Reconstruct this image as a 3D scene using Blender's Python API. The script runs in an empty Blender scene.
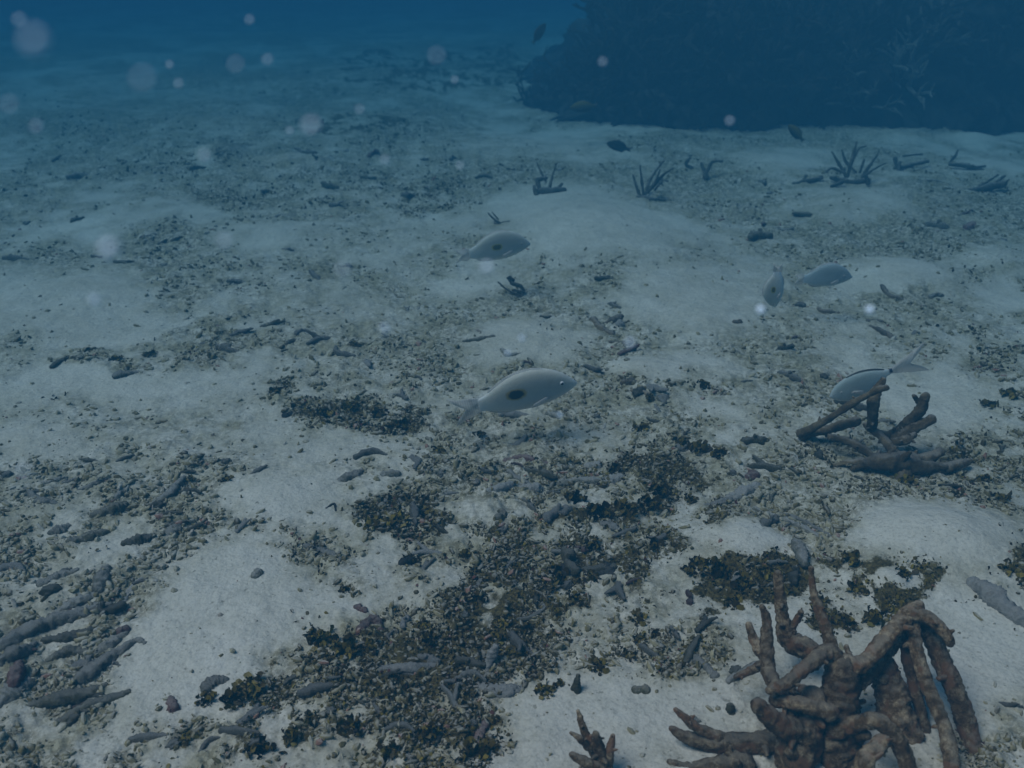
import bpy, bmesh, math, random
import numpy as np
from mathutils import Vector, Matrix

scene = bpy.context.scene
COL = scene.collection
R = math.radians

# ------------------------------------------------------------------ camera
CAM_H, PITCH, F = 1.1, R(26.07), 887.0
cam_data = bpy.data.cameras.new('camera')
cam = bpy.data.objects.new('camera', cam_data)
COL.objects.link(cam)
cam.location = (0, 0, CAM_H)
cam.rotation_euler = (R(90) - PITCH, 0, 0)
cam_data.sensor_width = 36
cam_data.lens = F / 1024 * 36
cam_data.clip_start = 0.02
cam_data.clip_end = 1000
cam_data.dof.use_dof = True
cam_data.dof.focus_distance = 1.85
cam_data.dof.aperture_fstop = cam_data.lens / 6.0
scene.camera = cam

# ------------------------------------------------------------------ light
SUN_EL, SUN_AZ = R(58), R(-112)          # azimuth from +Y towards +X; the light comes from the upper left
world = bpy.data.worlds.new('World')
scene.world = world
world.use_nodes = True
wn, wl = world.node_tree.nodes, world.node_tree.links
bg = wn['Background']
sky = wn.new('ShaderNodeTexSky')
sky.sky_type = 'NISHITA'
sky.sun_disc = False
sky.sun_elevation = SUN_EL
sky.sun_rotation = SUN_AZ
wl.new(sky.outputs['Color'], bg.inputs['Color'])
bg.inputs['Strength'].default_value = 0.08
sun_d = bpy.data.lights.new('sun', 'SUN')
sun_d.energy = 4.75
sun_d.angle = R(28)                     # light scattered by the rippled surface above
sun_d.color = (1.0, 0.59, 0.545)
sun = bpy.data.objects.new('sun', sun_d)
COL.objects.link(sun)
sd = Vector((math.sin(SUN_AZ) * math.cos(SUN_EL), math.cos(SUN_AZ) * math.cos(SUN_EL), math.sin(SUN_EL)))
sun.rotation_euler = sd.to_track_quat('Z', 'Y').to_euler()
sun.location = (0, 0, 3)
vs = scene.view_settings
vs.view_transform = 'Standard'
vs.look = 'None'
vs.exposure = 0.39
vs.gamma = 1
vs.use_curve_mapping = False
scene.cycles.use_denoising = True
scene.cycles.max_bounces = 6
scene.cycles.diffuse_bounces = 2
scene.cycles.volume_bounces = 1
scene.cycles.transparent_max_bounces = 8

# sea water: loss per metre in red, green, blue, and the share of it that is scattered back as blue light
W_EXT = (0.330, 0.202, 0.174)
W_ALB = (0.018, 0.170, 0.335)
HAZE_DENSITY = W_EXT[0]
HAZE_COLOR = tuple(a * e / W_EXT[0] for a, e in zip(W_ALB, W_EXT)) + (1,)
HAZE_ABSORB = tuple((1 - (e / W_EXT[0] - c) / (1 - c)) ** 2 for e, c in zip(W_EXT, HAZE_COLOR)) + (1,)

# ------------------------------------------------------------------ noise
_rs = np.random.RandomState(7)
_perm = _rs.permutation(256)
_perm = np.concatenate([_perm, _perm, _perm])
_g3 = _rs.normal(size=(256, 3))
_g3 /= np.linalg.norm(_g3, axis=1)[:, None]


def perlin(x, y, z):
    x, y, z = np.broadcast_arrays(np.asarray(x, float), np.asarray(y, float), np.asarray(z, float))
    xi, yi, zi = np.floor(x).astype(int), np.floor(y).astype(int), np.floor(z).astype(int)
    xf, yf, zf = x - xi, y - yi, z - zi
    xi &= 255; yi &= 255; zi &= 255
    u = xf ** 3 * (xf * (xf * 6 - 15) + 10); v = yf ** 3 * (yf * (yf * 6 - 15) + 10); w = zf ** 3 * (zf * (zf * 6 - 15) + 10)

    def gr(a, b, c):
        g = _g3[_perm[_perm[_perm[xi + a] + yi + b] + zi + c]]
        return g[..., 0] * (xf - a) + g[..., 1] * (yf - b) + g[..., 2] * (zf - c)
    x00 = gr(0, 0, 0) * (1 - u) + gr(1, 0, 0) * u
    x10 = gr(0, 1, 0) * (1 - u) + gr(1, 1, 0) * u
    x01 = gr(0, 0, 1) * (1 - u) + gr(1, 0, 1) * u
    x11 = gr(0, 1, 1) * (1 - u) + gr(1, 1, 1) * u
    return (x00 * (1 - v) + x10 * v) * (1 - w) + (x01 * (1 - v) + x11 * v) * w


def fbm(x, y, z, octv=3, gain=.5):
    s, a = 0, 1.0
    for k in range(octv):
        s = s + a * perlin(x * 2 ** k, y * 2 ** k, z * 2 ** k + 17.3 * k)
        a *= gain
    return s


# ------------------------------------------------------------------ camera geometry: where things stand on the seabed
FWD = np.array([0, math.cos(PITCH), -math.sin(PITCH)])
UP = np.array([0, math.sin(PITCH), math.cos(PITCH)])
CAMP = np.array([0, 0, CAM_H])


def project(x, y, z=0.0):
    d = y * FWD[1] + (z - CAM_H) * FWD[2]
    d = np.maximum(d, .05)
    return 512 + F * x / d, 384 - F * (y * UP[1] + (z - CAM_H) * UP[2]) / d


def ray(px, py):
    u = (np.asarray(px, float) - 512) / F
    v = (384 - np.asarray(py, float)) / F
    return u, FWD[1] + v * UP[1], FWD[2] + v * UP[2]


# rubble beds: px, py, rx, ry, tilt, amount of rubble, amount of weed
BEDS = [
    (560, 555, 100, 62, 0, .85, .88), (480, 605, 85, 48, 0, .8, .8), (650, 515, 75, 45, 0, .8, .85), (320, 690, 130, 60, -10, .9, .88), (440, 660, 60, 50, 0, .8, .8),
    (540, 495, 150, 60, 5, .95, .45), (640, 490, 90, 50, 0, .85, .75), (600, 515, 60, 25, 0, .7, .95), (480, 560, 110, 50, 0, .8, .5),
    (560, 590, 60, 40, 10, .7, .95), (500, 630, 70, 45, 0, .75, .7), (410, 520, 60, 28, 0, .8, .8), (450, 470, 50, 30, 0, .8, .45),
    (720, 470, 70, 50, 0, .75, .3), (770, 490, 50, 35, 0, .6, .15), (640, 600, 40, 40, 0, .35, .4),
    (760, 582, 70, 26, 5, .3, 1.), (720, 600, 28, 20, 0, .4, .9), (860, 612, 45, 35, 0, .25, 1.), (905, 590, 30, 20, 0, .2, .8), (850, 575, 60, 22, 0, .3, .7),
    (960, 575, 40, 14, -12, .3, .6), (1005, 580, 22, 25, 0, .5, .9),
    (330, 675, 110, 55, -12, .95, .75), (290, 715, 120, 60, -10, .95, .7), (240, 740, 90, 40, 0, .9, .6), (400, 745, 60, 35, 0, .7, .7), (340, 645, 45, 24, 0, .7, .95),
    (465, 735, 40, 35, 0, .6, .95), (440, 700, 60, 40, 0, .65, .5), (510, 660, 50, 35, 0, .7, .8), (385, 625, 45, 30, 0, .6, .35), (640, 665, 45, 22, 0, .6, .55), (690, 650, 50, 30, 0, .6, .45),
    (60, 640, 90, 55, -25, .75, .12), (30, 700, 80, 50, -25, .75, .15), (100, 590, 90, 35, -20, .6, .1), (40, 560, 90, 30, -10, .7, .1), (130, 520, 90, 32, -10, .7, .12), (60, 500, 90, 28, -10, .5, .08),
    (200, 540, 60, 25, -10, .5, .1), (150, 755, 70, 20, -15, .5, .3), (20, 745, 50, 25, 0, .6, .15),
    (150, 356, 85, 15, 2, .85, .45), (95, 362, 40, 8, 0, .8, .4), (240, 345, 60, 16, -5, .65, .25), (215, 325, 50, 16, -20, .55, .15), (360, 345, 35, 12, 0, .7, .3), (290, 310, 70, 22, 0, .35, .1),
    (360, 412, 75, 14, 3, .9, .8), (400, 425, 45, 12, 0, .8, .75), (275, 392, 24, 13, 0, .75, .5), (340, 388, 40, 10, 0, .5, .2), (405, 385, 30, 10, 0, .6, .4), (315, 400, 110, 28, 0, .4, .1),
    (215, 440, 30, 26, -50, .5, .3), (200, 480, 60, 30, -30, .55, .2), (140, 440, 110, 40, 0, .38, .08), (50, 420, 70, 24, 0, .35, .06), (345, 475, 60, 18, 0, .4, .12), (250, 520, 40, 14, 0, .5, .25),
    (330, 560, 50, 30, 20, .6, .35), (300, 580, 40, 18, 0, .5, .25), (480, 430, 60, 14, 0, .7, .4), (385, 460, 60, 24, 0, .35, .1),
    (870, 465, 90, 28, 5, .75, .45), (905, 490, 60, 20, 0, .75, .4), (820, 460, 50, 22, 0, .6, .25), (990, 470, 50, 35, 0, .85, .6), (1000, 395, 40, 40, 0, .75, .55), (975, 510, 60, 20, 10, .7, .5), (1010, 345, 30, 22, 0, .6, .4),
    (930, 355, 50, 10, 0, .4, .2), (790, 390, 60, 14, 0, .3, .1), (650, 400, 55, 14, 15, .65, .35), (700, 385, 40, 18, 0, .55, .4), (690, 425, 80, 16, 0, .7, .35), (740, 395, 35, 10, 0, .4, .25), (600, 385, 30, 10, 0, .3, .15),
    (620, 318, 50, 20, 20, .6, .25), (585, 302, 60, 14, 0, .5, .25), (520, 288, 30, 12, 10, .5, .2), (690, 340, 40, 8, 0, .5, .2), (750, 365, 30, 8, 0, .45, .2), (690, 270, 60, 14, 0, .2, .05),
    (945, 250, 60, 22, 15, .75, .5), (870, 240, 60, 14, 0, .6, .3), (980, 265, 30, 14, 20, .75, .5), (760, 245, 60, 16, 0, .5, .25), (830, 225, 70, 16, 0, .55, .3), (740, 205, 50, 16, 0, .5, .3), (790, 258, 80, 16, 0, .5, .2),
    (690, 200, 50, 16, 0, .6, .4), (640, 205, 30, 10, 0, .6, .5), (860, 165, 40, 22, 0, .7, .5), (820, 180, 40, 8, 0, .7, .5), (990, 187, 28, 12, -10, .7, .5), (930, 165, 50, 10, 10, .6, .4), (990, 210, 40, 10, 0, .5, .4),
    (840, 300, 80, 16, 0, .35, .1), (800, 270, 60, 22, 0, .4, .15), (905, 330, 70, 12, 5, .4, .2), (960, 320, 50, 14, 5, .5, .3),
    (400, 182, 85, 20, 8, .85, .7), (430, 200, 60, 14, 0, .7, .6), (380, 128, 90, 18, 3, .75, .85), (450, 118, 50, 12, 0, .6, .6), (220, 155, 90, 18, 5, .7, .65), (250, 190, 90, 18, 5, .75, .6), (110, 160, 100, 16, 3, .6, .5),
    (90, 128, 110, 14, 0, .6, .5), (200, 120, 80, 12, 0, .6, .5), (30, 175, 60, 14, 0, .5, .4), (60, 205, 90, 12, 0, .4, .3), (300, 215, 90, 12, 0, .5, .35), (205, 258, 50, 18, 0, .55, .3), (150, 240, 60, 14, 0, .35, .2), (220, 285, 60, 14, 20, .5, .25),
    (330, 240, 60, 14, 0, .35, .15), (370, 285, 40, 14, 0, .45, .25), (440, 262, 50, 14, 0, .4, .2), (355, 250, 30, 8, 0, .5, .4), (550, 190, 40, 10, 0, .5, .4), (470, 145, 50, 10, 0, .4, .4), (520, 160, 60, 12, 0, .35, .3), (600, 160, 80, 10, 0, .25, .2),
    (420, 72, 140, 22, 0, .5, .9), (230, 85, 120, 14, 0, .4, .6), (80, 95, 100, 10, 0, .3, .5), (560, 95, 60, 10, 0, .5, .7), (500, 62, 60, 22, 0, .5, .9),
    (650, 134, 60, 6, 0, .5, .6), (760, 140, 60, 6, 0, .5, .5), (560, 118, 30, 5, 0, .6, .6),
    (950, 740, 60, 40, 0, .6, .4), (1000, 715, 40, 30, 0, .6, .4), (720, 755, 40, 12, 0, .3, .3), (700, 540, 30, 14, 0, .3, .15), (480, 690, 60, 12, 0, .5, .3),
    (330, 740, 60, 40, 0, .85, .8), (230, 690, 50, 18, -20, .85, .55),
]
BEDS = np.array(BEDS, float)
# bright smooth sand: px, py, rx, ry, height (m), strength of clearing
MOUNDS = [
    (736, 543, 48, 20, .035, 1.), (935, 545, 85, 34, .05, 1.), (975, 650, 60, 50, .0, .95), (230, 600, 75, 55, .012, .95), (180, 670, 60, 50, 0, .9), (275, 495, 55, 26, .02, .9), (60, 300, 90, 40, .03, .85), (40, 440, 50, 22, .01, .6),
    (590, 225, 90, 38, .07, .9), (700, 300, 90, 40, .03, .8), (528, 340, 70, 22, .03, .85), (600, 440, 40, 10, 0, .4), (900, 275, 55, 16, .05, .9), (1000, 262, 40, 14, .04, .7), (760, 165, 40, 10, .03, .6), (860, 210, 70, 16, .04, .6),
    (420, 120, 0.1, 0.1, 0, 0), (590, 715, 70, 45, .0, .9), (700, 725, 60, 40, 0, .8), (480, 508, 40, 13, .01, .6), (690, 375, 50, 14, .02, .5), (640, 375, 34, 14, .03, .8), (900, 137, 45, 6, .05, .5), (975, 138, 30, 6, .06, .7),
    (560, 150, 70, 14, .0, .6), (720, 250, 50, 12, 0, .3), (370, 455, 60, 14, .01, .6), (890, 590, 22, 10, .02, .9), (960, 400, 40, 30, 0, .6), (250, 400, 40, 12, 0, .4), (810, 420, 30, 10, 0, .3), (270, 230, 80, 10, .03, .5), (210, 158, 22, 6, .06, .7), (300, 165, 40, 8, .05, .5),
]
MOUNDS = np.array(MOUNDS, float)


def _falloff(px, py, b):
    a = math.radians(b[4]) if len(b) > 6 else 0
    dx, dy = px - b[0], py - b[1]
    c, s = math.cos(a), math.sin(a)
    q = ((dx * c + dy * s) / b[2]) ** 2 + ((-dx * s + dy * c) / b[3]) ** 2
    return np.clip(1.35 - q * .85, 0, 1)


def beds(x, y):
    """rubble and weed cover at a point of the seabed"""
    x = np.asarray(x, float); y = np.asarray(y, float)
    px, py = project(x, y)
    far = np.clip((y - 1) / 4, 0, 1)
    wob = 12 + 14 * (1 - far)
    px = px + wob * 1.8 * fbm(x * 3.1, y * 3.1, 3.3, 4, .6) + 60 * far * fbm(x * 1.1, y * .9, 13.3, 3, .6)
    py = py + wob * .8 * fbm(x * 3.1, y * 3.1, 9.7, 4, .6) + 13 * far * fbm(x * 1.1, y * .9, 23.7, 3, .6)
    brk = .95 + 1.5 * fbm(x * 4.1, y * 3.3, 31.1, 3, .65) + 1.7 * fbm(x * 13, y * 12, 41.1, 3, .6)
    behind = (y < .5)
    px = np.where(px < 6, 12 - px, px); px = np.where(px > 1018, 2036 - px, px)
    px = np.clip(px, -50, 1074)
    py = np.where(py > 764, 1528 - py, py); py = np.clip(py, 30, 800)
    rub = np.zeros_like(px); alg = np.zeros_like(px)
    for b in BEDS:
        f = _falloff(px, py, b)
        rub = np.maximum(rub, f * b[5]); alg = np.maximum(alg, f * b[6])
    clr = np.zeros_like(px)
    for m in MOUNDS:
        q = ((px - m[0]) / m[2]) ** 2 + ((py - m[1]) / m[3]) ** 2
        clr = np.maximum(clr, np.clip(1.5 - q, 0, 1) * m[5])
    base = np.clip(.21 + .26 * far + (.75 + .75 * far) * fbm(x * 1.6, y * 1.1, 4.4, 4, .65), 0, .6 + .3 * far)
    rub = np.clip(np.maximum(rub * (.25 + .75 * np.clip(brk, 0, 1.4)), base), 0, 1) * (1 - clr)
    alg = np.clip(np.maximum(alg * (.12 + .88 * np.clip(brk, 0, 1.3)), base * .25), 0, 1) * (1 - clr)
    rub = np.where(behind, .3, rub); alg = np.where(behind, .1, alg) * (1 - .22 * far)
    return rub, alg


MW = []
for m in MOUNDS:
    if m[4] > 0:
        u, dy, dz = ray(m[0], m[1]); t = -CAM_H / dz
        d = t
        u2, dy2, dz2 = ray(m[0], m[1] - m[3]); t2 = -CAM_H / dz2
        MW.append((u * t, dy * t, m[2] * d / F, abs(dy2 * t2 - dy * t) * .9 + .02, m[4]))


def H(x, y, detail=True):
    x = np.asarray(x, float); y = np.asarray(y, float)
    r = np.hypot(x, y)
    z = .026 * fbm(x * .9, y * .9, .5, 2) + .09 * np.clip((r - 2) / 4, 0, 1) * perlin(x * .5, y * .5, 2.2) + .05 * np.clip((r - 3) / 5, 0, 1) * perlin(x * 1.5, y * 1.5, 5.2)
    for mx, my, rx, ry, h in MW:
        z = z + h * np.exp(-((x - mx) / rx) ** 2 - ((y - my) / ry) ** 2)
    if detail:
        rub, alg = beds(x, y)
        k = np.clip(rub * 1.3, 0, 1)
        z = z + (.0045 + .018 * k) * fbm(x * 9, y * 9, 1.1, 2) + (.0012 + k * .013) * fbm(x * 32, y * 32, 6.1, 2, .6)
        z = z + k * .010 * (np.abs(perlin(x * 55, y * 55, 8.8)) + .6 * np.abs(perlin(x * 110, y * 110, 3.8)))
    return z


def ground_at(px, py, detail=True):
    px = np.asarray(px, float); py = np.asarray(py, float)
    u, dy, dz = ray(px, py)
    z = np.zeros_like(u + dz)
    for _ in range(5):
        t = (z - CAM_H) / np.minimum(dz, -.004)
        z = .5 * z + .5 * H(u * t, dy * t, detail) if _ > 1 else H(u * t, dy * t, detail)
    t = (z - CAM_H) / np.minimum(dz, -.004)
    x, y = u * t, dy * t
    return x, y, H(x, y, detail)


def gp(px, py):
    x, y, z = ground_at(px, py)
    return Vector((float(x), float(y), float(z)))


def at(px, py, Y):
    """the point seen at px, py that is Y metres forward (depth along the lens axis)"""
    u, dy, dz = ray(px, py)
    return Vector((float(u) * Y, float(dy) * Y, CAM_H + float(dz) * Y))


def depth(p):
    return float(p[1] * FWD[1] + (p[2] - CAM_H) * FWD[2])


# ------------------------------------------------------------------ object helpers
def tag(o, label=None, cat=None, group=None, kind=None):
    if label: o['label'] = label
    if cat: o['category'] = cat
    if group: o['group'] = group
    if kind: o['kind'] = kind
    return o


def mesh_np(name, V, Fs, mat, smooth=True):
    me = bpy.data.meshes.new(name)
    V = np.asarray(V, np.float32)
    if isinstance(Fs, np.ndarray):
        n = Fs.shape[1]
        me.vertices.add(len(V)); me.vertices.foreach_set('co', V.ravel())
        me.loops.add(Fs.size); me.loops.foreach_set('vertex_index', Fs.ravel().astype(np.int32))
        me.polygons.add(len(Fs)); me.polygons.foreach_set('loop_start', np.arange(0, Fs.size, n, dtype=np.int32))
        me.update(calc_edges=True)
    else:
        me.from_pydata([tuple(map(float, v)) for v in V], [], Fs)
        me.update()
    me.polygons.foreach_set('use_smooth', [smooth] * len(me.polygons))
    if mat: me.materials.append(mat)
    return me


def link(name, me, parent=None, loc=(0, 0, 0)):
    o = bpy.data.objects.new(name, me)
    COL.objects.link(o)
    o.location = loc
    if parent: o.parent = parent
    return o


def empty(name, loc):
    o = bpy.data.objects.new(name, None)
    COL.objects.link(o)
    o.location = loc
    o.empty_display_size = .05
    return o


def float_attr(me, name, vals):
    a = me.attributes.new(name, 'FLOAT', 'POINT')
    a.data.foreach_set('value', np.asarray(vals, np.float32))


def catmull(P, n):
    P = [np.array(p, float) for p in P]
    P = [2 * P[0] - P[1]] + P + [2 * P[-1] - P[-2]]
    out = []
    for i in range(1, len(P) - 2):
        for k in range(n):
            t = k / n
            out.append(.5 * ((2 * P[i]) + (-P[i - 1] + P[i + 1]) * t + (2 * P[i - 1] - 5 * P[i] + 4 * P[i + 1] - P[i + 2]) * t * t + (-P[i - 1] + 3 * P[i] - 3 * P[i + 1] + P[i + 2]) * t ** 3))
    out.append(P[-2])
    return np.array(out)


def tube(P, rad, nseg=10, per=8, amp=.12, freq=14., seed=0., cap0=True, knob=0., rough=.22):
    """an organic, tapered, rounded branch along P"""
    P = [tuple(p) for p in P]
    PR = [tuple(p) + (r,) for p, r in zip(P, rad)]
    C = catmull(PR, per)
    C, Rr = C[:, :3], np.maximum(C[:, 3], 1e-4)
    # rounded ends: rings squeezed into a half sphere
    def cap(c, d, r):
        return [(c + d * r * math.sin(a), r * math.cos(a)) for a in (R(30), R(58), R(80))]
    d1 = C[-1] - C[-2]; d1 /= np.linalg.norm(d1) + 1e-9
    d0 = C[0] - C[1]; d0 /= np.linalg.norm(d0) + 1e-9
    rings = [(c, r) for c, r in zip(C, Rr)]
    rings = rings + cap(C[-1], d1, Rr[-1])
    if cap0: rings = cap(C[0], d0, Rr[0])[::-1] + rings
    n = len(rings)
    cs = np.array([a for a, b in rings]); rr = np.array([b for a, b in rings])
    T = np.gradient(cs, axis=0); T /= np.linalg.norm(T, axis=1)[:, None] + 1e-9
    nrm = np.cross(T[0], [0.3, 0.2, 1.]); nrm /= np.linalg.norm(nrm) + 1e-9
    V = []
    ang = np.linspace(0, 2 * math.pi, nseg, endpoint=False)
    for i in range(n):
        nrm = nrm - T[i] * np.dot(nrm, T[i]); nrm /= np.linalg.norm(nrm) + 1e-9
        b = np.cross(T[i], nrm)
        V.append(cs[i] + (np.cos(ang)[:, None] * nrm + np.sin(ang)[:, None] * b) * rr[i])
    V = np.array(V)
    rm = float(np.mean(Rr))
    Nn = (V - cs[:, None]); 
    f = freq
    q = V.reshape(-1, 3)
    ns = fbm(q[:, 0] * f + seed, q[:, 1] * f, q[:, 2] * f, 3, .6).reshape(n, nseg)
    V = V + Nn * (ns[..., None] * amp * 2)
    if knob:
        k = np.maximum(perlin(q[:, 0] * f * 2.6 + seed, q[:, 1] * f * 2.6, q[:, 2] * f * 2.6), 0).reshape(n, nseg)
        V = V + Nn * (k[..., None] * knob)
    q = V.reshape(-1, 3)
    fine = (perlin(q[:, 0] * f * 5 + seed, q[:, 1] * f * 5, q[:, 2] * f * 5) + .6 * perlin(q[:, 0] * f * 9, q[:, 1] * f * 9 + seed, q[:, 2] * f * 9)).reshape(n, nseg)
    V = V + Nn * (fine[..., None] * rough)
    Vf = V.reshape(-1, 3)
    Fs = []
    for i in range(n - 1):
        for j in range(nseg):
            Fs.append((i * nseg + j, i * nseg + (j + 1) % nseg, (i + 1) * nseg + (j + 1) % nseg, (i + 1) * nseg + j))
    Fs.append(tuple(range(nseg))[::-1])
    Fs.append(tuple((n - 1) * nseg + j for j in range(nseg)))
    return Vf, Fs


class MB:
    def __init__(s): s.V = []; s.F = []; s.n = 0
    def add(s, V, Fs):
        s.V.append(np.asarray(V)); s.F += [tuple(i + s.n for i in f) for f in Fs]; s.n += len(V)
        return s
    def mesh(s, name, mat, origin=None):
        V = np.concatenate(s.V)
        if origin is not None: V = V - np.array(origin)
        return mesh_np(name, V, s.F, mat)


def ico(sub):
    bm = bmesh.new(); bmesh.ops.create_icosphere(bm, subdivisions=sub, radius=1)
    V = np.array([v.co[:] for v in bm.verts]); Fs = np.array([[v.index for v in f.verts] for f in bm.faces])
    bm.free()
    return V, Fs


def lump(sub=3, seed=0, amp=.35, freq=1.3, scale=(1, 1, 1)):
    V, Fs = ico(sub)
    n = fbm(V[:, 0] * freq + seed * 3.7, V[:, 1] * freq, V[:, 2] * freq, 3, .55)
    V = V * (1 + amp * 1.6 * n)[:, None] * np.array(scale)
    return V, Fs


# ------------------------------------------------------------------ materials
def nodes(name):
    m = bpy.data.materials.new(name); m.use_nodes = True
    nt = m.node_tree
    return m, nt.nodes, nt.links, nt.nodes['Principled BSDF']


def N(ns, t, **kw):
    n = ns.new('ShaderNode' + t)
    for k, v in kw.items():
        if hasattr(n, k): setattr(n, k, v)
        else: n.inputs[k].default_value = v
    return n


def ramp(ns, stops):
    r = ns.new('ShaderNodeValToRGB')
    e = r.color_ramp.elements
    while len(e) < len(stops): e.new(.5)
    for el, (p, c) in zip(e, stops):
        el.position = p; el.color = (*c, 1) if len(c) == 3 else c
    return r


def mixc(ns, ls, fac, a, b, mode='MIX'):
    m = ns.new('ShaderNodeMix'); m.data_type = 'RGBA'; m.blend_type = mode
    for s, v in ((m.inputs[0], fac), (m.inputs[6], a), (m.inputs[7], b)):
        if isinstance(v, (int, float)): s.default_value = v
        elif isinstance(v, tuple): s.default_value = (*v, 1)
        else: ls.new(v, s)
    return m.outputs[2]


def math_(ns, ls, op, a, b=None, clamp=False):
    m = ns.new('ShaderNodeMath'); m.operation = op; m.use_clamp = clamp
    for s, v in zip(m.inputs, (a, b)):
        if v is None: continue
        if isinstance(v, (int, float)): s.default_value = v
        else: ls.new(v, s)
    return m.outputs[0]


def noise(ns, ls, vec, scale, detail=4, rough=.6):
    n = ns.new('ShaderNodeTexNoise'); n.inputs['Scale'].default_value = scale
    n.inputs['Detail'].default_value = detail; n.inputs['Roughness'].default_value = rough
    ls.new(vec, n.inputs['Vector'])
    return n.outputs['Fac']


def seabed_material():
    m, ns, ls, bs = nodes('sand')
    geo = ns.new('ShaderNodeNewGeometry'); P = geo.outputs['Position']
    rub = N(ns, 'Attribute', attribute_name='rubble').outputs['Fac']
    alg = N(ns, 'Attribute', attribute_name='weed').outputs['Fac']
    c_s = ramp(ns, [(.3, (.46, .445, .385)), (.7, (.60, .58, .51))]); ls.new(noise(ns, ls, P, 2.2, 6), c_s.inputs['Fac'])
    grain = ramp(ns, [(.36, (.62, .62, .6)), (.5, (1, 1, 1)), (.68, (1.08, 1.08, 1.06))]); ls.new(noise(ns, ls, P, 150, 3, .75), grain.inputs['Fac'])
    sand = mixc(ns, ls, .55, c_s.outputs['Color'], grain.outputs['Color'], 'MULTIPLY')
    # olive-grey film of turf over the settled sand
    film = ramp(ns, [(.36, (0, 0, 0)), (.58, (1, 1, 1))]); ls.new(noise(ns, ls, P, 9, 8, .75), film.inputs['Fac'])
    fl = math_(ns, ls, 'MULTIPLY', film.outputs['Color'], math_(ns, ls, 'ADD', math_(ns, ls, 'MULTIPLY', rub, 1.5), .22, True))
    c1 = mixc(ns, ls, math_(ns, ls, 'MULTIPLY', fl, .75), sand, (.25, .225, .125))
    # coarse bits between the fragments
    sp = ramp(ns, [(.46, (1, 1, 1)), (.54, (0, 0, 0))]); ls.new(noise(ns, ls, P, 60, 6, .8), sp.inputs['Fac'])
    s2 = math_(ns, ls, 'MULTIPLY', sp.outputs['Color'], math_(ns, ls, 'MULTIPLY', rub, .95, True))
    c2 = mixc(ns, ls, s2, c1, (.095, .080, .036))
    # small dark grains and shell bits lying everywhere
    s3 = ramp(ns, [(.30, (1, 1, 1)), (.36, (0, 0, 0))]); ls.new(noise(ns, ls, P, 85, 3, .6), s3.inputs['Fac'])
    c2 = mixc(ns, ls, math_(ns, ls, 'MULTIPLY', s3.outputs['Color'], .6), c2, (.14, .13, .09))
    # dark weed stain
    ag = math_(ns, ls, 'SUBTRACT', math_(ns, ls, 'ADD', math_(ns, ls, 'MULTIPLY', alg, .78), noise(ns, ls, P, 38, 8, .85)), .98)
    ag = math_(ns, ls, 'MULTIPLY', ag, 9.0, True)
    weedc = ramp(ns, [(.35, (.020, .015, .004)), (.5, (.065, .05, .014)), (.65, (.15, .12, .045))]); ls.new(noise(ns, ls, P, 110, 5, .8), weedc.inputs['Fac'])
    c3 = mixc(ns, ls, ag, c2, weedc.outputs['Color'])
    ls.new(c3, bs.inputs['Base Color'])
    bs.inputs['Roughness'].default_value = .95
    bs.inputs['Specular IOR Level'].default_value = .15
    b1 = N(ns, 'Bump', Strength=.35, Distance=.01); ls.new(noise(ns, ls, P, 75, 6, .7), b1.inputs['Height'])
    b2 = N(ns, 'Bump', Strength=.5, Distance=.03); ls.new(noise(ns, ls, P, 14, 4, .6), b2.inputs['Height']); ls.new(b1.outputs[0], b2.inputs['Normal'])
    ls.new(b2.outputs[0], bs.inputs['Normal'])
    return m


def coral_material(name, dark, mid, light, dust=.5, scale=30., dustcol=(.42, .41, .38), spots=None):
    m, ns, ls, bs = nodes(name)
    tc = ns.new('ShaderNodeTexCoord'); oi = ns.new('ShaderNodeObjectInfo')
    ad = ns.new('ShaderNodeVectorMath'); ad.operation = 'ADD'; ls.new(tc.outputs['Object'], ad.inputs[0])
    cx = ns.new('ShaderNodeCombineXYZ'); 
    rr = math_(ns, ls, 'MULTIPLY', oi.outputs['Random'], 31.0); ls.new(rr, cx.inputs[0]); ls.new(cx.outputs[0], ad.inputs[1])
    P = ad.outputs[0]
    c = ramp(ns, [(.32, dark), (.5, mid), (.68, light)]); ls.new(noise(ns, ls, P, scale, 6, .75), c.inputs['Fac'])
    col = c.outputs['Color']
    if spots:
        s = ramp(ns, [(.53, (0, 0, 0)), (.6, (1, 1, 1))]); ls.new(noise(ns, ls, P, scale * .45, 3, .6), s.inputs['Fac'])
        col = mixc(ns, ls, s.outputs['Color'], col, spots)
    # silt settled on the upward faces
    geo = ns.new('ShaderNodeNewGeometry'); sx = ns.new('ShaderNodeSeparateXYZ'); ls.new(geo.outputs['Normal'], sx.inputs[0])
    up = math_(ns, ls, 'MULTIPLY', math_(ns, ls, 'SUBTRACT', math_(ns, ls, 'ADD', sx.outputs[2], noise(ns, ls, P, scale * 1.7, 5, .8)), 1.12), 3.0, True)
    col = mixc(ns, ls, math_(ns, ls, 'MULTIPLY', up, dust), col, dustcol)
    var = math_(ns, ls, 'ADD', math_(ns, ls, 'MULTIPLY', oi.outputs['Random'], .5), .72)
    hs = ns.new('ShaderNodeHueSaturation'); ls.new(col, hs.inputs['Color']); ls.new(var, hs.inputs['Value'])
    ls.new(hs.outputs[0], bs.inputs['Base Color'])
    bs.inputs['Roughness'].default_value = .9
    bs.inputs['Specular IOR Level'].default_value = .15
    b1 = N(ns, 'Bump', Strength=.9, Distance=.012); ls.new(noise(ns, ls, P, scale * 3, 6, .8), b1.inputs['Height'])
    ls.new(b1.outputs[0], bs.inputs['Normal'])
    return m


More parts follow.
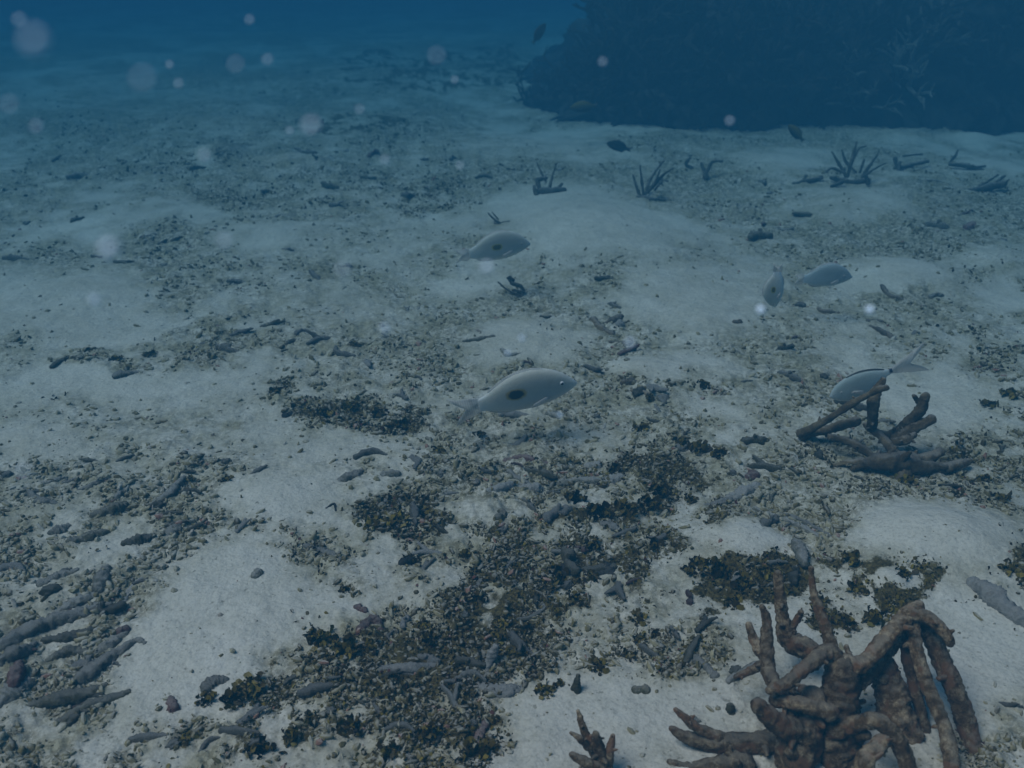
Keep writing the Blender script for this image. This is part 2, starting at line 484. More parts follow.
def tint_material(name, stops, attr='tint', dust=.6):
    m, ns, ls, bs = nodes(name)
    t = N(ns, 'Attribute', attribute_name=attr).outputs['Fac']
    c = ramp(ns, stops); ls.new(t, c.inputs['Fac'])
    geo = ns.new('ShaderNodeNewGeometry')
    n2 = ramp(ns, [(.3, (.6, .6, .6)), (.7, (1.2, 1.2, 1.2))]); ls.new(noise(ns, ls, geo.outputs['Position'], 140, 3, .7), n2.inputs['Fac'])
    col = mixc(ns, ls, .8, c.outputs['Color'], n2.outputs['Color'], 'MULTIPLY')
    sx = ns.new('ShaderNodeSeparateXYZ'); ls.new(geo.outputs['Normal'], sx.inputs[0])
    up = math_(ns, ls, 'MULTIPLY', math_(ns, ls, 'SUBTRACT', math_(ns, ls, 'ADD', sx.outputs[2], noise(ns, ls, geo.outputs['Position'], 90, 5, .8)), 1.22), 3.0, True)
    col = mixc(ns, ls, math_(ns, ls, 'MULTIPLY', up, dust), col, (.37, .365, .33))
    ls.new(col, bs.inputs['Base Color'])
    bs.inputs['Roughness'].default_value = .9
    bs.inputs['Specular IOR Level'].default_value = .12
    return m


M_sand = seabed_material()
M_grey = coral_material('grey_coral_rubble', (.085, .085, .062), (.185, .18, .14), (.30, .29, .24), .6, 45)
M_pale = coral_material('pale_coral_rubble', (.24, .24, .21), (.36, .355, .32), (.46, .45, .41), .6, 45)
M_olive = coral_material('turf_covered_rubble', (.045, .042, .022), (.10, .092, .05), (.19, .175, .115), .35, 45)
M_rust = coral_material('rust_red_rubble', (.07, .035, .03), (.16, .085, .07), (.27, .18, .155), .3, 40)
M_brown = coral_material('brown_dead_coral', (.034, .021, .009), (.165, .104, .047), (.53, .42, .26), .42, 60, (.44, .40, .31), spots=(.235, .125, .06))
M_mid = coral_material('weathered_coral', (.045, .034, .018), (.12, .090, .048), (.25, .20, .12), .35, 24)
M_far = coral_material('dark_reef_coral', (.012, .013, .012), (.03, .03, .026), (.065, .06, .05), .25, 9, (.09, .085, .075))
M_sprig = coral_material('hazy_small_coral', (.045, .045, .036), (.085, .082, .065), (.16, .15, .12), .35, 24)
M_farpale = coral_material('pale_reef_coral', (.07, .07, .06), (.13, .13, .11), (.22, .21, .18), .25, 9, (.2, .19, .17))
M_gravel = tint_material('rubble_gravel', [(0, (.060, .045, .014)), (.35, (.165, .138, .06)), (.65, (.30, .27, .165)), (.9, (.38, .36, .30)), (1, (.24, .13, .09))])
M_leaf = tint_material('seaweed', [(0, (.014, .009, .002)), (.4, (.058, .040, .005)), (.7, (.13, .098, .012)), (.88, (.20, .16, .025)), (1, (.11, .045, .035))], dust=.12)

# ------------------------------------------------------------------ seabed
def build_seabed():
    ang = list(np.arange(-42, 42.01, .105)) + list(np.arange(46, 317, 3.5))
    ang = np.radians(np.array(ang))
    rs = [0.25]
    while rs[-1] < 105:
        r = rs[-1]
        d = 1.7 * (r * r + CAM_H ** 2) / (F * CAM_H)
        rs.append(r + min(max(d, .0035), r * .12))
    rs = np.array(rs)
    A, Rr = np.meshgrid(ang, rs)
    X, Y = np.sin(A) * Rr, np.cos(A) * Rr
    Z = H(X, Y)
    V = np.stack([X, Y, Z], -1).reshape(-1, 3)
    na, nr = len(ang), len(rs)
    i, j = np.meshgrid(np.arange(nr - 1), np.arange(na), indexing='ij')
    j2 = (j + 1) % na
    Fs = np.stack([i * na + j, i * na + j2, (i + 1) * na + j2, (i + 1) * na + j], -1).reshape(-1, 4)
    V = np.concatenate([V, [[0, 0, float(H(0, 0))]]])
    c = len(V) - 1
    me = mesh_np('seabed', V, Fs[:, ::-1], M_sand)
    rub, alg = beds(V[:, 0], V[:, 1])
    float_attr(me, 'rubble', rub); float_attr(me, 'weed', alg)
    o = link('seabed', me)
    tag(o, kind='structure')


build_seabed()

# ------------------------------------------------------------------ rubble gravel and weed turf: nobody could count them
rng = np.random.RandomState(3)


def sample(n, mode):
    px = rng.uniform(-140, 1164, n); py = rng.uniform(40, 840, n) ** 1.0
    x, y, z = ground_at(px, py, True)
    rub, alg = beds(x, y)
    cl = fbm(x * 6, y * 6, 2.5, 3)
    if mode == 'rub':
        keep = rng.rand(n) < np.clip(rub * (1 + 1.8 * cl), .04, 1) ** 1.5
    else:
        keep = rng.rand(n) < np.clip((alg - .22) * 1.8 * (1 + 2.4 * cl), 0.0, 1) ** 1.2
    keep &= (y < 11) & (rng.rand(n) < np.clip(1.6 - y / 5.5, .12, 1))
    return x[keep], y[keep], z[keep]


def rotm(n, flat=1.0):
    q = rng.normal(size=(n, 4)); q[:, 1:3] *= flat
    q /= np.linalg.norm(q, axis=1)[:, None]
    w, a, b, c = q.T
    M = np.empty((n, 3, 3))
    M[:, 0, 0] = 1 - 2 * (b * b + c * c); M[:, 0, 1] = 2 * (a * b - c * w); M[:, 0, 2] = 2 * (a * c + b * w)
    M[:, 1, 0] = 2 * (a * b + c * w); M[:, 1, 1] = 1 - 2 * (a * a + c * c); M[:, 1, 2] = 2 * (b * c - a * w)
    M[:, 2, 0] = 2 * (a * c - b * w); M[:, 2, 1] = 2 * (b * c + a * w); M[:, 2, 2] = 1 - 2 * (a * a + b * b)
    return M


def scatter_mesh(name, bases, xs, ys, zs, size, mat, tint, flat, label=None, smooth=True, sink=.0, aniso=None):
    VV, FF, TT = [], [], []
    off = 0
    n = len(xs); which = rng.randint(0, len(bases), n)
    for k, (bv, bf) in enumerate(bases):
        s = np.where(which == k)[0]
        if not len(s): continue
        M = rotm(len(s), flat)
        sc = size[s][:, None, None] * bv[None]
        if aniso is not None: sc = sc * aniso[s][:, None, :]
        P = np.einsum('nij,nvj->nvi', M, sc) + np.stack([xs[s], ys[s], zs[s] + sink * size[s]], -1)[:, None]
        VV.append(P.reshape(-1, 3))
        FF.append((bf[None] + (np.arange(len(s)) * len(bv))[:, None, None] + off).reshape(-1, bf.shape[1]))
        TT.append(np.repeat(tint[s], len(bv)))
        off += len(s) * len(bv)
    me = mesh_np(name, np.concatenate(VV), np.concatenate(FF), mat, smooth)
    float_attr(me, 'tint', np.concatenate(TT))
    return me


x, y, z = sample(150000, 'rub')
dep = np.hypot(y, CAM_H)
size = np.exp(math.log(.0017) + math.log(5.2) * rng.rand(len(x)) ** 2.1) * (dep / 1.8) ** .45
bases = []
for k in range(5):
    v, f = lump(1, 50 + k, .55, 2.3, (1, .8, .7))
    bases.append((v, f))
v, f = ico(1)
for k in range(2):
    vv = v * np.array([1.75, .62, .55]); vv[:, 2] += .35 * vv[:, 0] ** 2 * (.2 + .2 * k) / 2
    vv = vv * (1 + .6 * perlin(vv[:, 0] * 1.7 + 9 * k, vv[:, 1] * 1.7, vv[:, 2] * 1.7))[:, None]
    bases.append((vv, f))
rub, alg = beds(x, y)
tint = np.clip(rng.beta(2.0, 1.9, len(x)) - .42 * alg, 0, .93)
tint[rng.rand(len(x)) < .02] = 1.0
tag(link('rubble_gravel', scatter_mesh('rubble_gravel', bases, x, y, z, size, M_gravel, tint, .45, sink=.0, smooth=False)),
    'fine grey bits of broken coral strewn over the sand', 'gravel', kind='stuff')

x, y, z = sample(26000, 'rub')
rub, alg = beds(x, y)
k = (rub > .38) & (y < 2.6)
x, y, z, alg = x[k], y[k], z[k], alg[k]
dep = np.hypot(y, CAM_H)
size = np.exp(rng.uniform(math.log(.0045), math.log(.0115), len(x))) * (dep / 1.8) ** .5
bases = [lump(2, 80 + k, .5, 1.9, ((1, .7, .5), (1.4, .6, .5), (1, .9, .5), (1.7, .5, .45))[k]) for k in range(4)]
tint = np.clip(rng.beta(2.0, 2.0, len(x)) - .5 * alg, 0, .93)
tint[rng.rand(len(x)) < .03] = 1.0
tag(link('rubble_shingle', scatter_mesh('rubble_shingle', bases, x, y, z, size, M_gravel, tint, .35, sink=-.1, smooth=True)),
    'coarser grey lumps of dead coral packed in the rubble beds', 'rubble', kind='stuff')

# weed turf: small cupped leaves
def leaf_base(k):
    r = np.random.RandomState(k)
    V = []
    for i, t in enumerate((0, .5, 1.0)):
        w = (.35, .8, .55)[i] * r.uniform(.8, 1.2)
        for s in (-1, 0, 1):
            V.append((s * w * .55, .28 * abs(s) * t + .25 * math.sin(t * 2.2 + k) + r.uniform(-.06, .06), t * (1 - .12 * abs(s)) + r.uniform(-.08, .08)))
    F = [(i * 3 + j, i * 3 + j + 1, i * 3 + j + 4, i * 3 + j + 3) for i in range(2) for j in range(2)]
    return np.array(V), np.array(F)


LEAF = [leaf_base(k) for k in range(6)]
x, y, z = sample(210000, 'alg')
dep = np.hypot(y, CAM_H)
size = np.exp(rng.uniform(math.log(.0028), math.log(.0095), len(x))) * (dep / 1.8) ** .5
tint = np.clip(.42 + .5 * fbm(x * 2.3, y * 2.3, 7.7, 2) + rng.uniform(-.3, .3, len(x)), 0, .9)
tint[rng.rand(len(x)) < .03] = 1.0
tag(link('seaweed_turf', scatter_mesh('seaweed_turf', LEAF, x, y, z, size, M_leaf, tint, .45)),
    'dark olive brown seaweed turf growing over the rubble', 'seaweed', kind='stuff')

# ------------------------------------------------------------------ labels by look and by neighbour
LAND = [
    (525, 392, 'the large black-spotted fish'), (868, 372, 'the fish with black tail spot'), (868, 430, 'the broken antler coral'), (835, 680, 'the big brown branching coral'), (592, 740, 'the hand-shaped coral'),
    (650, 182, 'the upright finger coral'), (66, 640, 'the long parallel coral sticks'), (736, 543, 'the small round sand mound'), (935, 545, 'the large smooth sand mound'), (495, 247, 'the faint yellow-spotted fish'),
    (288, 414, 'the round black stone'), (150, 356, 'the long dark rubble streak'), (858, 160, 'the far twiggy coral'), (520, 288, 'the dark twig cluster'), (375, 415, 'the dark weedy strip'),
    (410, 182, 'the far dark rubble bank'), (778, 290, 'the fish nosing down'), (828, 277, 'the dim bluish fish'), (405, 667, 'the pale cylinder fragment'), (497, 688, 'the curved pale fragment'), (990, 600, 'the thick pale buried branch'),
    (230, 600, 'the bright bare sand patch'), (548, 178, 'the far bushy coral clump'), (318, 690, 'the brown weedy bank'), (945, 250, 'the far right rubble ridge'), (590, 225, 'the broad pale sand rise'), (617, 145, 'the small dark fish'),
]
_used = {}


def place_words(px, py, tight=False):
    best = min(LAND, key=lambda l: math.hypot(l[0] - px, (l[1] - py) * 1.6) + (0 if math.hypot(l[0] - px, l[1] - py) > 9 else 900))
    dx, dy = px - best[0], (py - best[1]) * 1.6
    if abs(dx) > abs(dy) * 2.2: r = 'left of' if dx < 0 else 'right of'
    elif abs(dy) > abs(dx) * 2.2: r = 'behind' if dy < 0 else 'in front of'
    else: r = ('behind and ' if dy < 0 else 'before and ') + ('left of' if dx < 0 else 'right of')
    d = math.hypot(dx, dy)
    return ('just ' if d < 45 else '' if d < 110 else 'well ') + r + ' ' + best[2]


def unique(cands):
    for c in cands:
        if c not in _used:
            _used[c] = 1
            return c
    return cands[-1]


# ------------------------------------------------------------------ big brown dead coral, lower right
def branches(root, specs, mat, Y0, nseg=14, per=8, amp=.16, freq=22., knob=.25, name='branch', thin=.72, nubs=3):
    """specs: list of nodes (px, py, depth offset, radius px)"""
    out = []
    for k, nodes_ in enumerate(specs):
        P, rad = [], []
        for (px, py, dd, rp) in nodes_:
            Y = Y0 + dd
            p = at(px, py, Y); P.append(p); rad.append(rp * Y / F * thin)
        V, Fs = tube(P, rad, nseg, per, amp, freq, seed=k * 5.1, knob=knob, rough=.34)
        mb = MB().add(V, Fs)
        rr = random.Random(int(nodes_[0][0] * 7 + nodes_[0][1]))
        for _ in range(nubs if len(P) > 2 else 0):     # short broken side stubs
            i = rr.randrange(1, len(P)); t = rr.random()
            a = Vector(P[i - 1]).lerp(Vector(P[i]), t); rb = rad[i - 1] * (1 - t) + rad[i] * t
            ax = (Vector(P[i]) - Vector(P[i - 1])).normalized()
            d = Vector((rr.gauss(0, 1), rr.gauss(-.3, 1), rr.gauss(.4, 1))); d = (d - ax * d.dot(ax) * .6).normalized()
            q0, q1 = a + d * rb * .4, a + d * rb * rr.uniform(1.25, 2.1) + ax * rb * rr.uniform(-.2, .6)
            mb.add(*tube([q0, q0.lerp(q1, .55), q1], [rb * .5, rb * rr.uniform(.3, .45), rb * rr.uniform(.16, .3)], 10, 5, .25, freq * 1.6, seed=k + _, rough=.4))
        me = mb.mesh(name, mat, root.location)
        out.append(link(name, me, root))
    return out


base = gp(838, 752)
Yc = depth(base)
root = empty('dead_branching_coral', base)
tag(root, 'big brown dead branching coral with thick pinkish stubby arms at lower right', 'coral')
branches(root, [
    # foot mass and low arms
    [(860, 790, .0, 30), (835, 745, .0, 34), (838, 705, .0, 28), (842, 668, .0, 19)],
    [(790, 790, -.02, 26), (800, 740, -.02, 28), (812, 700, -.01, 20)],
    [(920, 795, .03, 24), (905, 745, .04, 26), (893, 700, .05, 22), (884, 668, .06, 19)],
    # long arm to the left, lying low
    [(815, 735, .0, 18), (770, 742, .0, 16), (725, 744, .0, 14), (688, 738, .0, 9), (672, 729, .0, 5)],
    [(725, 740, .0, 9), (698, 728, -.01, 7), (676, 710, -.02, 4)],
    [(730, 790, -.03, 22), (740, 765, -.03, 18), (690, 768, -.02, 8), (670, 762, -.02, 5)],
    # stub with a round end
    [(805, 735, -.03, 18), (777, 722, -.05, 15), (758, 706, -.06, 11)],
    # arm from upper middle down to left
    [(842, 668, .0, 12), (828, 652, .0, 11), (805, 668, -.03, 10), (785, 684, -.05, 9), (770, 690, -.05, 7)],
    # tall thin spike
    [(838, 672, .01, 13), (830, 640, .03, 9), (820, 612, .04, 7), (813, 590, .05, 5), (811, 568, .05, 3.5)],
    # left upright, thick
    [(810, 650, .10, 14), (790, 640, .12, 15), (783, 620, .12, 10), (780, 598, .12, 8), (778, 574, .12, 6)],
    [(790, 630, .12, 6), (797, 620, .11, 5), (801, 612, .10, 4)],
    # front-left upright prong
    [(782, 694, -.02, 11), (768, 670, .02, 10), (767, 640, .04, 9), (766, 618, .05, 6), (762, 607, .05, 4)],
    [(770, 665, .03, 8), (756, 645, .05, 7), (749, 625, .06, 5)],
    [(768, 662, .05, 8), (752, 670, .06, 6), (736, 677, .06, 4)],
    # big arch to the right
    [(842, 665, .0, 14), (862, 664, .0, 12), (885, 640, .02, 11), (905, 617, .03, 11), (918, 606, .03, 9)],
    [(848, 690, .02, 14), (868, 668, .03, 14), (888, 648, .05, 12), (908, 625, .06, 10)],
    # drooping end to the right
    [(908, 612, .03, 10), (930, 619, .02, 9), (944, 632, .01, 8), (950, 643, .01, 6)],
    # long legs down from the arch
    [(912, 618, .04, 9), (917, 650, .02, 9), (928, 688, .0, 10), (944, 725, -.02, 10), (952, 765, -.05, 11), (955, 800, -.06, 11)],
    [(922, 622, .06, 11), (937, 650, .05, 12), (955, 690, .03, 13), (967, 725, .02, 13), (975, 760, .0, 13), (975, 800, -.01, 13)],
    [(905, 625, .06, 9), (908, 660, .05, 8), (915, 690, .05, 8), (925, 730, .04, 8), (935, 790, .02, 9)],
    # cross arm low
    [(835, 730, -.03, 13), (862, 722, -.06, 11), (880, 722, -.08, 11), (900, 745, -.08, 12), (915, 790, -.08, 12)],
    [(775, 700, -.03, 9), (800, 704, -.05, 10), (830, 712, -.05, 12)],
    [(862, 800, -.1, 15), (866, 760, -.1, 13), (890, 735, -.08, 10)],
    [(845, 700, .05, 12), (858, 735, .03, 10), (870, 790, .0, 12)],
    [(803, 690, .0, 8), (801, 712, -.01, 8), (806, 735, -.02, 9)],
    [(792, 688, -.01, 6), (794, 708, -.02, 6), (796, 730, -.03, 7)],
], M_brown, Yc, nseg=26, per=16, amp=.10, freq=26, knob=.12)

# a weathered stick leaning behind it
def stick_px(nodes_, mat, label, cat='coral fragment', name='coral_fragment', group=None, knob=.3, amp=.26, lift=-.22, nseg=20, freq=42.):
    """nodes (px, py, radius px[, height above the sand in m]) lying on the seabed"""
    P, rad = [], []
    for nd in nodes_:
        p = gp(nd[0], nd[1]); d = depth(p); r = nd[2] * d / F
        h = nd[3] if len(nd) > 3 else 0
        if h:
            q = at(nd[0], nd[1], d)   # raised node: move nearer along the line of sight until it is h above the sand
            u, dy, dz = ray(nd[0], nd[1]); dd = d - h / abs(float(dz))
            p = at(nd[0], nd[1], dd); r = nd[2] * dd / F
        else:
            endk = (nd is nodes_[0]) or (nd is nodes_[-1])
            p = p + Vector((0, 0, r * (lift if (not endk or lift > .3 or len(nodes_) < 3) else lift - .35)))
        P.append(p); rad.append(r)
    o = Vector(np.mean([tuple(p) for p in P], axis=0))
    V, Fs = tube(P, rad, nseg, 14, amp, freq, seed=nodes_[0][0] * .37, knob=knob, rough=.48)
    ob = link(name, MB().add(V, Fs).mesh(name, mat, o), None, o)
    tag(ob, label, cat, group)
    _used[label] = 1
    return ob


# hand shaped coral near the bottom edge
base = gp(606, 775)
root = empty('hand_shaped_coral', base)
tag(root, 'small brown hand-shaped coral with five blunt fingers, on bare sand at bottom edge', 'coral')
branches(root, [
    [(612, 800, .02, 15), (604, 772, .0, 13), (600, 752, -.01, 9), (596, 734, -.02, 5)],
    [(600, 765, .0, 9), (589, 742, .0, 6.5), (582, 724, .0, 5), (578, 711, .0, 2.6)],
    [(590, 748, -.01, 6), (579, 738, -.02, 4.5), (571, 733, -.02, 2.5)],
    [(600, 770, -.02, 9), (584, 762, -.03, 7), (572, 755, -.03, 4.5)],
    [(606, 768, -.01, 8), (610, 750, -.01, 6), (613, 736, -.01, 3.5)],
], M_brown, depth(base), nseg=12, freq=34)

# ------------------------------------------------------------------ broken antler coral, middle right
base = gp(868, 462)
Ym = depth(base)
root = empty('broken_antler_coral', base)
tag(root, 'weathered broken antler coral with crossing grey brown arms below the fish at right', 'coral')
branches(root, [
    [(800, 434, .12, 5), (820, 424, .06, 4.2), (850, 405, .0, 4), (875, 391, -.05, 4.2), (886, 388, -.06, 4)],
    [(803, 434, .12, 7), (825, 430, .10, 5.5), (845, 424, .06, 5.5), (857, 421, .05, 5)],
    [(883, 380, -.02, 3.5), (876, 392, -.01, 6), (873, 408, .0, 6.5), (872, 428, .04, 5)],
    [(830, 437, .05, 3.5), (852, 443, .02, 4.5), (874, 457, .0, 5)],
    [(866, 425, .06, 4), (882, 437, .03, 4.5), (896, 455, .0, 6)],
    [(888, 436, .08, 5), (908, 424, .04, 7), (921, 408, .0, 6.5), (925, 396, -.02, 5)],
    [(895, 438, .04, 5), (915, 428, .02, 6), (931, 419, .0, 6)],
    [(893, 442, .02, 4), (905, 440, .0, 5), (914, 435, .0, 4)],
    [(918, 402, .0, 3), (914, 396, -.01, 2.6)],
    [(853, 468, .0, 4), (872, 462, -.02, 8), (896, 462, -.03, 12), (918, 466, -.03, 9), (944, 468, -.02, 5)],
    [(905, 470, -.03, 9), (900, 482, -.03, 8), (912, 490, -.03, 6)],
    [(900, 458, -.01, 7), (928, 458, .0, 6), (940, 452, .01, 6)],
    [(935, 470, -.02, 6), (952, 466, -.01, 6), (968, 462, .0, 4)],
    [(875, 462, -.02, 5), (850, 462, .0, 3.5), (835, 465, .02, 2.5)],
], M_mid, Ym - .02, nseg=16, per=10, freq=30, knob=.25, amp=.22, thin=.85)

# ------------------------------------------------------------------ corals further off
def far_coral(name, label, px, py, specs, mat, group=None, freq=14):
    b = gp(px, py)
    r = empty(name, b)
    tag(r, label, 'coral', group)
    branches(r, specs, mat, depth(b), nseg=9, per=6, freq=freq, knob=.3, amp=.3, thin=.62, nubs=2)
    return r


# (finger coral)
far_coral('finger_coral', 'dark finger coral with six upright prongs standing before the reef', 652, 199, [
    [(640, 196, 0, 2.5), (636, 185, 0, 2), (633, 175, 0, 1.4)], [(644, 196, 0, 2.5), (642, 182, 0, 2), (640, 166, 0, 1.5)],
    [(645, 195, .05, 3), (650, 180, .08, 2.2), (660, 165, .1, 1.8), (664, 161, .1, 1.4)], [(648, 192, -.05, 3), (655, 182, -.05, 2.2), (660, 170, -.05, 1.5)],
    [(652, 188, 0, 2.4), (662, 176, -.05, 2), (673, 168, -.08, 1.6)], [(638, 198, 0, 4), (652, 200, 0, 5), (664, 200, 0, 3)], [(655, 190, 0, 2), (659, 184, .02, 1.8)]], M_sprig)
far_coral('bushy_coral', 'low dark bushy coral clump with two thin horns on the far sand', 548, 193, [
    [(536, 192, 0, 4), (548, 192, 0, 7), (564, 190, 0, 4)], [(540, 190, 0, 3), (538, 180, 0, 4), (546, 178, 0, 3)], [(550, 186, 0, 2.5), (553, 174, 0, 1.6), (557, 163, 0, 1.2)],
    [(546, 182, 0, 2), (541, 172, 0, 1.5), (537, 163, 0, 1.1)], [(556, 190, 0, 3), (562, 184, 0, 2.4)], [(536, 194, -.03, 4), (534, 186, -.03, 2)]], M_sprig)
far_coral('twiggy_coral', 'spreading twiggy coral thicket on the sand before the dark reef', 858, 184, [
    [(832, 178, 0, 4), (850, 182, 0, 5), (868, 180, 0, 4)], [(846, 176, 0, 3), (838, 162, 0, 2.4), (832, 152, 0, 1.5)], [(848, 176, 0, 3), (852, 158, 0, 2.4), (857, 142, 0, 1.5)],
    [(850, 168, .1, 2.2), (858, 150, .1, 1.8), (866, 146, .1, 1.3)], [(862, 178, 0, 3), (870, 165, 0, 2.2), (878, 154, 0, 1.6)], [(864, 176, -.1, 2.4), (876, 168, -.1, 1.8), (886, 163, -.1, 1.2)],
    [(842, 172, -.1, 2.4), (832, 168, -.1, 2), (826, 172, -.1, 1.4)], [(856, 172, .2, 2), (846, 162, .2, 2.2), (842, 150, .2, 1.3)], [(860, 172, 0, 2), (864, 160, 0, 2)],
    [(832, 186, -.1, 3), (842, 182, -.1, 3)], [(868, 184, -.1, 3), (866, 176, -.1, 2.4)]], M_sprig)
far_coral('low_coral', 'low spiny coral heap with short prongs near the right edge before reef', 985, 192, [
    [(970, 190, 0, 4), (985, 188, 0, 6), (1004, 184, 0, 5)], [(980, 186, 0, 3), (990, 180, 0, 2), (998, 175, 0, 1.6)], [(995, 184, 0, 3), (1002, 178, 0, 2.4), (1005, 176, 0, 2)], [(974, 188, 0, 2), (968, 192, 0, 2), (964, 193, 0, 1.3)]], M_sprig)
far_coral('low_coral', 'small spiny coral clump lying on the sand left of twiggy thicket', 808, 183, [
    [(794, 184, 0, 3), (808, 181, 0, 4), (822, 178, 0, 2.5)], [(804, 180, 0, 2), (806, 175, 0, 1.6)], [(812, 180, 0, 2), (822, 176, 0, 1.5)]], M_sprig)
far_coral('low_coral', 'forked coral piece lying right of the twiggy thicket', 912, 168, [
    [(895, 168, 0, 3), (910, 165, 0, 3.2), (928, 161, 0, 2.5)], [(897, 168, 0, 4), (895, 158, 0, 3)], [(903, 156, .1, 1.3), (922, 154, .1, 1.6)], [(900, 162, 0, 2), (898, 174, -.05, 2.4)]], M_sprig)
far_coral('low_coral', 'jagged dark coral stub between reef foot and right edge', 960, 170, [
    [(950, 162, .1, 2), (955, 156, .1, 2), (958, 150, .1, 1.4)], [(950, 164, 0, 3), (966, 166, 0, 4), (982, 170, 0, 3)], [(975, 168, 0, 3), (985, 166, 0, 2)]], M_sprig)
far_coral('low_coral', 'stubby coral fork standing right of the upright finger coral', 706, 180, [
    [(706, 178, 0, 4), (703, 168, 0, 3), (701, 163, 0, 2)], [(707, 172, 0, 3), (712, 162, 0, 2.4), (722, 161, 0, 2.2)], [(690, 158, .2, 2), (686, 164, .2, 3), (692, 168, .2, 2.5)]], M_sprig)
far_coral('twig_cluster', 'dark twig cluster with a long tail twig lying on pale sand', 520, 297, [
    [(498, 282, 0, 1.3), (508, 290, 0, 1.6), (526, 297, 0, 1.6), (545, 300, 0, 1.2)], [(508, 278, 0, 2.5), (512, 283, 0, 3), (520, 286, 0, 3), (524, 290, 0, 2)], [(510, 277, 0, 2.5), (513, 280, 0, 3)], [(514, 290, 0, 2), (524, 292, 0, 2)]], M_sprig, freq=30)
far_coral('twig_cluster', 'small dark forked twig on sand above the faint spotted fish', 498, 224, [
    [(488, 213, 0, 1.2), (494, 219, 0, 1.5), (499, 223, 0, 2.4)], [(492, 212, 0, 1), (498, 219, 0, 1.5)], [(495, 224, 0, 2), (509, 221, 0, 1.4)]], M_sprig, freq=30)

# ------------------------------------------------------------------ single fragments one can point to
S = stick_px
par = 'long parallel coral sticks at lower left'
S([(2, 644, 7), (35, 628, 9.5), (70, 617, 9), (107, 604, 6)], M_grey, 'longest grey coral stick of the parallel bundle at the left edge', group=par)
S([(58, 612, 5), (75, 603, 6.5), (94, 595, 5)], M_grey, 'short grey coral stick just behind the longest stick of the bundle', group=par)
S([(66, 690, 6), (90, 672, 8), (115, 655, 6.5), (136, 641, 4), (144, 643, 3)], M_grey, 'tapering grey coral stick pointing at the bright bare sand patch', group=par)
S([(90, 655, 6), (110, 645, 7), (124, 634, 6)], M_grey, 'blunt coral stick touching the pinkish stone, front of longest stick', group=par)
S([(-4, 664, 8), (12, 655, 8), (32, 647, 5)], M_grey, 'thick grey coral stick cut off by the left edge below longest stick', group=par)
S([(42, 583, 7), (58, 577, 7), (76, 570, 4)], M_grey, 'stubby grey coral stick lying behind the long parallel sticks', group=par)
S([(98, 588, 6), (104, 575, 7), (107, 567, 4)], M_grey, 'upright grey coral knob behind the long parallel sticks')
S([(118, 614, 2.5), (128, 594, 4), (141, 578, 3)], M_pale, 'thin pale buried coral stick pointing up beside the parallel bundle')
S([(30, 705, 5), (62, 697, 8), (96, 692, 7), (106, 684, 4)], M_olive, 'dark turfy coral stick in front of the tapering grey stick')
S([(60, 720, 5), (90, 705, 6), (128, 692, 4)], M_olive, 'knobbly coral stick lowest of the bundle at lower left')
S([(0, 702, 8), (14, 690, 10), (30, 680, 7)], M_grey, 'broad grey coral stick in the lower left corner above edge', group=par)
S([(15, 688, 7), (19, 676, 7.5), (20, 668, 5)], M_rust, 'short rusty brown barrel-shaped stub standing near the left edge', cat='coral stub', name='coral_stub', lift=.8)
S([(120, 632, 5), (125, 630, 5.5)], M_rust, 'small pinkish stone at the end of a parallel coral stick', cat='stone', name='stone')
S([(45, 640, 5), (70, 637, 7), (92, 630, 5)], M_olive, 'dark turfy stick wedged between the two longest parallel sticks')
S([(48, 660, 4), (66, 653, 7), (84, 650, 5)], M_olive, 'lumpy dark piece lying in the middle of the parallel bundle')
S([(372, 669, 4.5), (390, 668, 5), (415, 667, 5), (436, 664, 4.5)], M_pale, 'pale straight cylinder fragment lying among weed at bottom centre')
S([(462, 676, 5), (480, 686, 6.5), (500, 692, 7), (520, 688, 5.5)], M_pale, 'thick curved pale fragment like a grin at bottom centre')
S([(488, 668, 4), (492, 655, 4.5, .02), (495, 647, 3.5, .03)], M_pale, 'short pale finger fragment standing among dark weed')
S([(692, 656, 6), (704, 666, 6), (716, 676, 5)], M_grey, 'blue grey cylinder fragment on sand left of the brown coral')
S([(728, 681, 4), (742, 673, 4.5), (756, 663, 4)], M_grey, 'grey fragment lying under the left prong of the brown coral')
S([(974, 584, 8), (990, 597, 10), (1008, 612, 8), (1030, 625, 8)], M_pale, 'thick pale buried branch on the sand at the right edge', lift=.3)
S([(794, 545, 4), (800, 556, 6), (804, 567, 5)], M_grey, 'dark grey upright stub behind the thin spike of brown coral', lift=1.)
S([(305, 546, 4), (322, 551, 4), (340, 558, 3)], M_grey, 'grey stick fragment lying behind the brown weedy bank')
S([(505, 467, 3), (514, 476, 3.5), (530, 484, 3)], M_grey, 'short bent grey stick near the top of the rubble bed')
S([(488, 490, 3), (500, 487, 4), (511, 483, 4)], M_pale, 'small pale stick touching the bent stick in the rubble bed')
S([(505, 460, 3), (525, 458, 4), (546, 463, 3)], M_rust, 'rust topped stick lying across the upper rubble bed')
S([(560, 482, 4), (580, 480, 4.5), (602, 479, 4)], M_grey, 'long grey stick at the heart of the rubble bed')
S([(604, 480, 5), (614, 479, 6), (621, 476, 4)], M_pale, 'pale chunky stone right of the long grey stick', cat='stone', name='stone')
S([(588, 466, 5), (597, 465, 5)], M_pale, 'small pale blue stone in the upper rubble bed', cat='stone', name='stone')
S([(521, 486, 5), (535, 488, 6), (541, 488, 4)], M_pale, 'pale rounded stone edging the bright sand pocket', cat='stone', name='stone')
S([(464, 341, 2), (480, 339, 2.6), (494, 336, 2.2)], M_olive, 'small lone dark stick on sand above the large spotted fish')
S([(502, 349, 2.5), (508, 355, 3), (520, 353, 2)], M_grey, 'tiny bent fragment just above the back of the spotted fish')
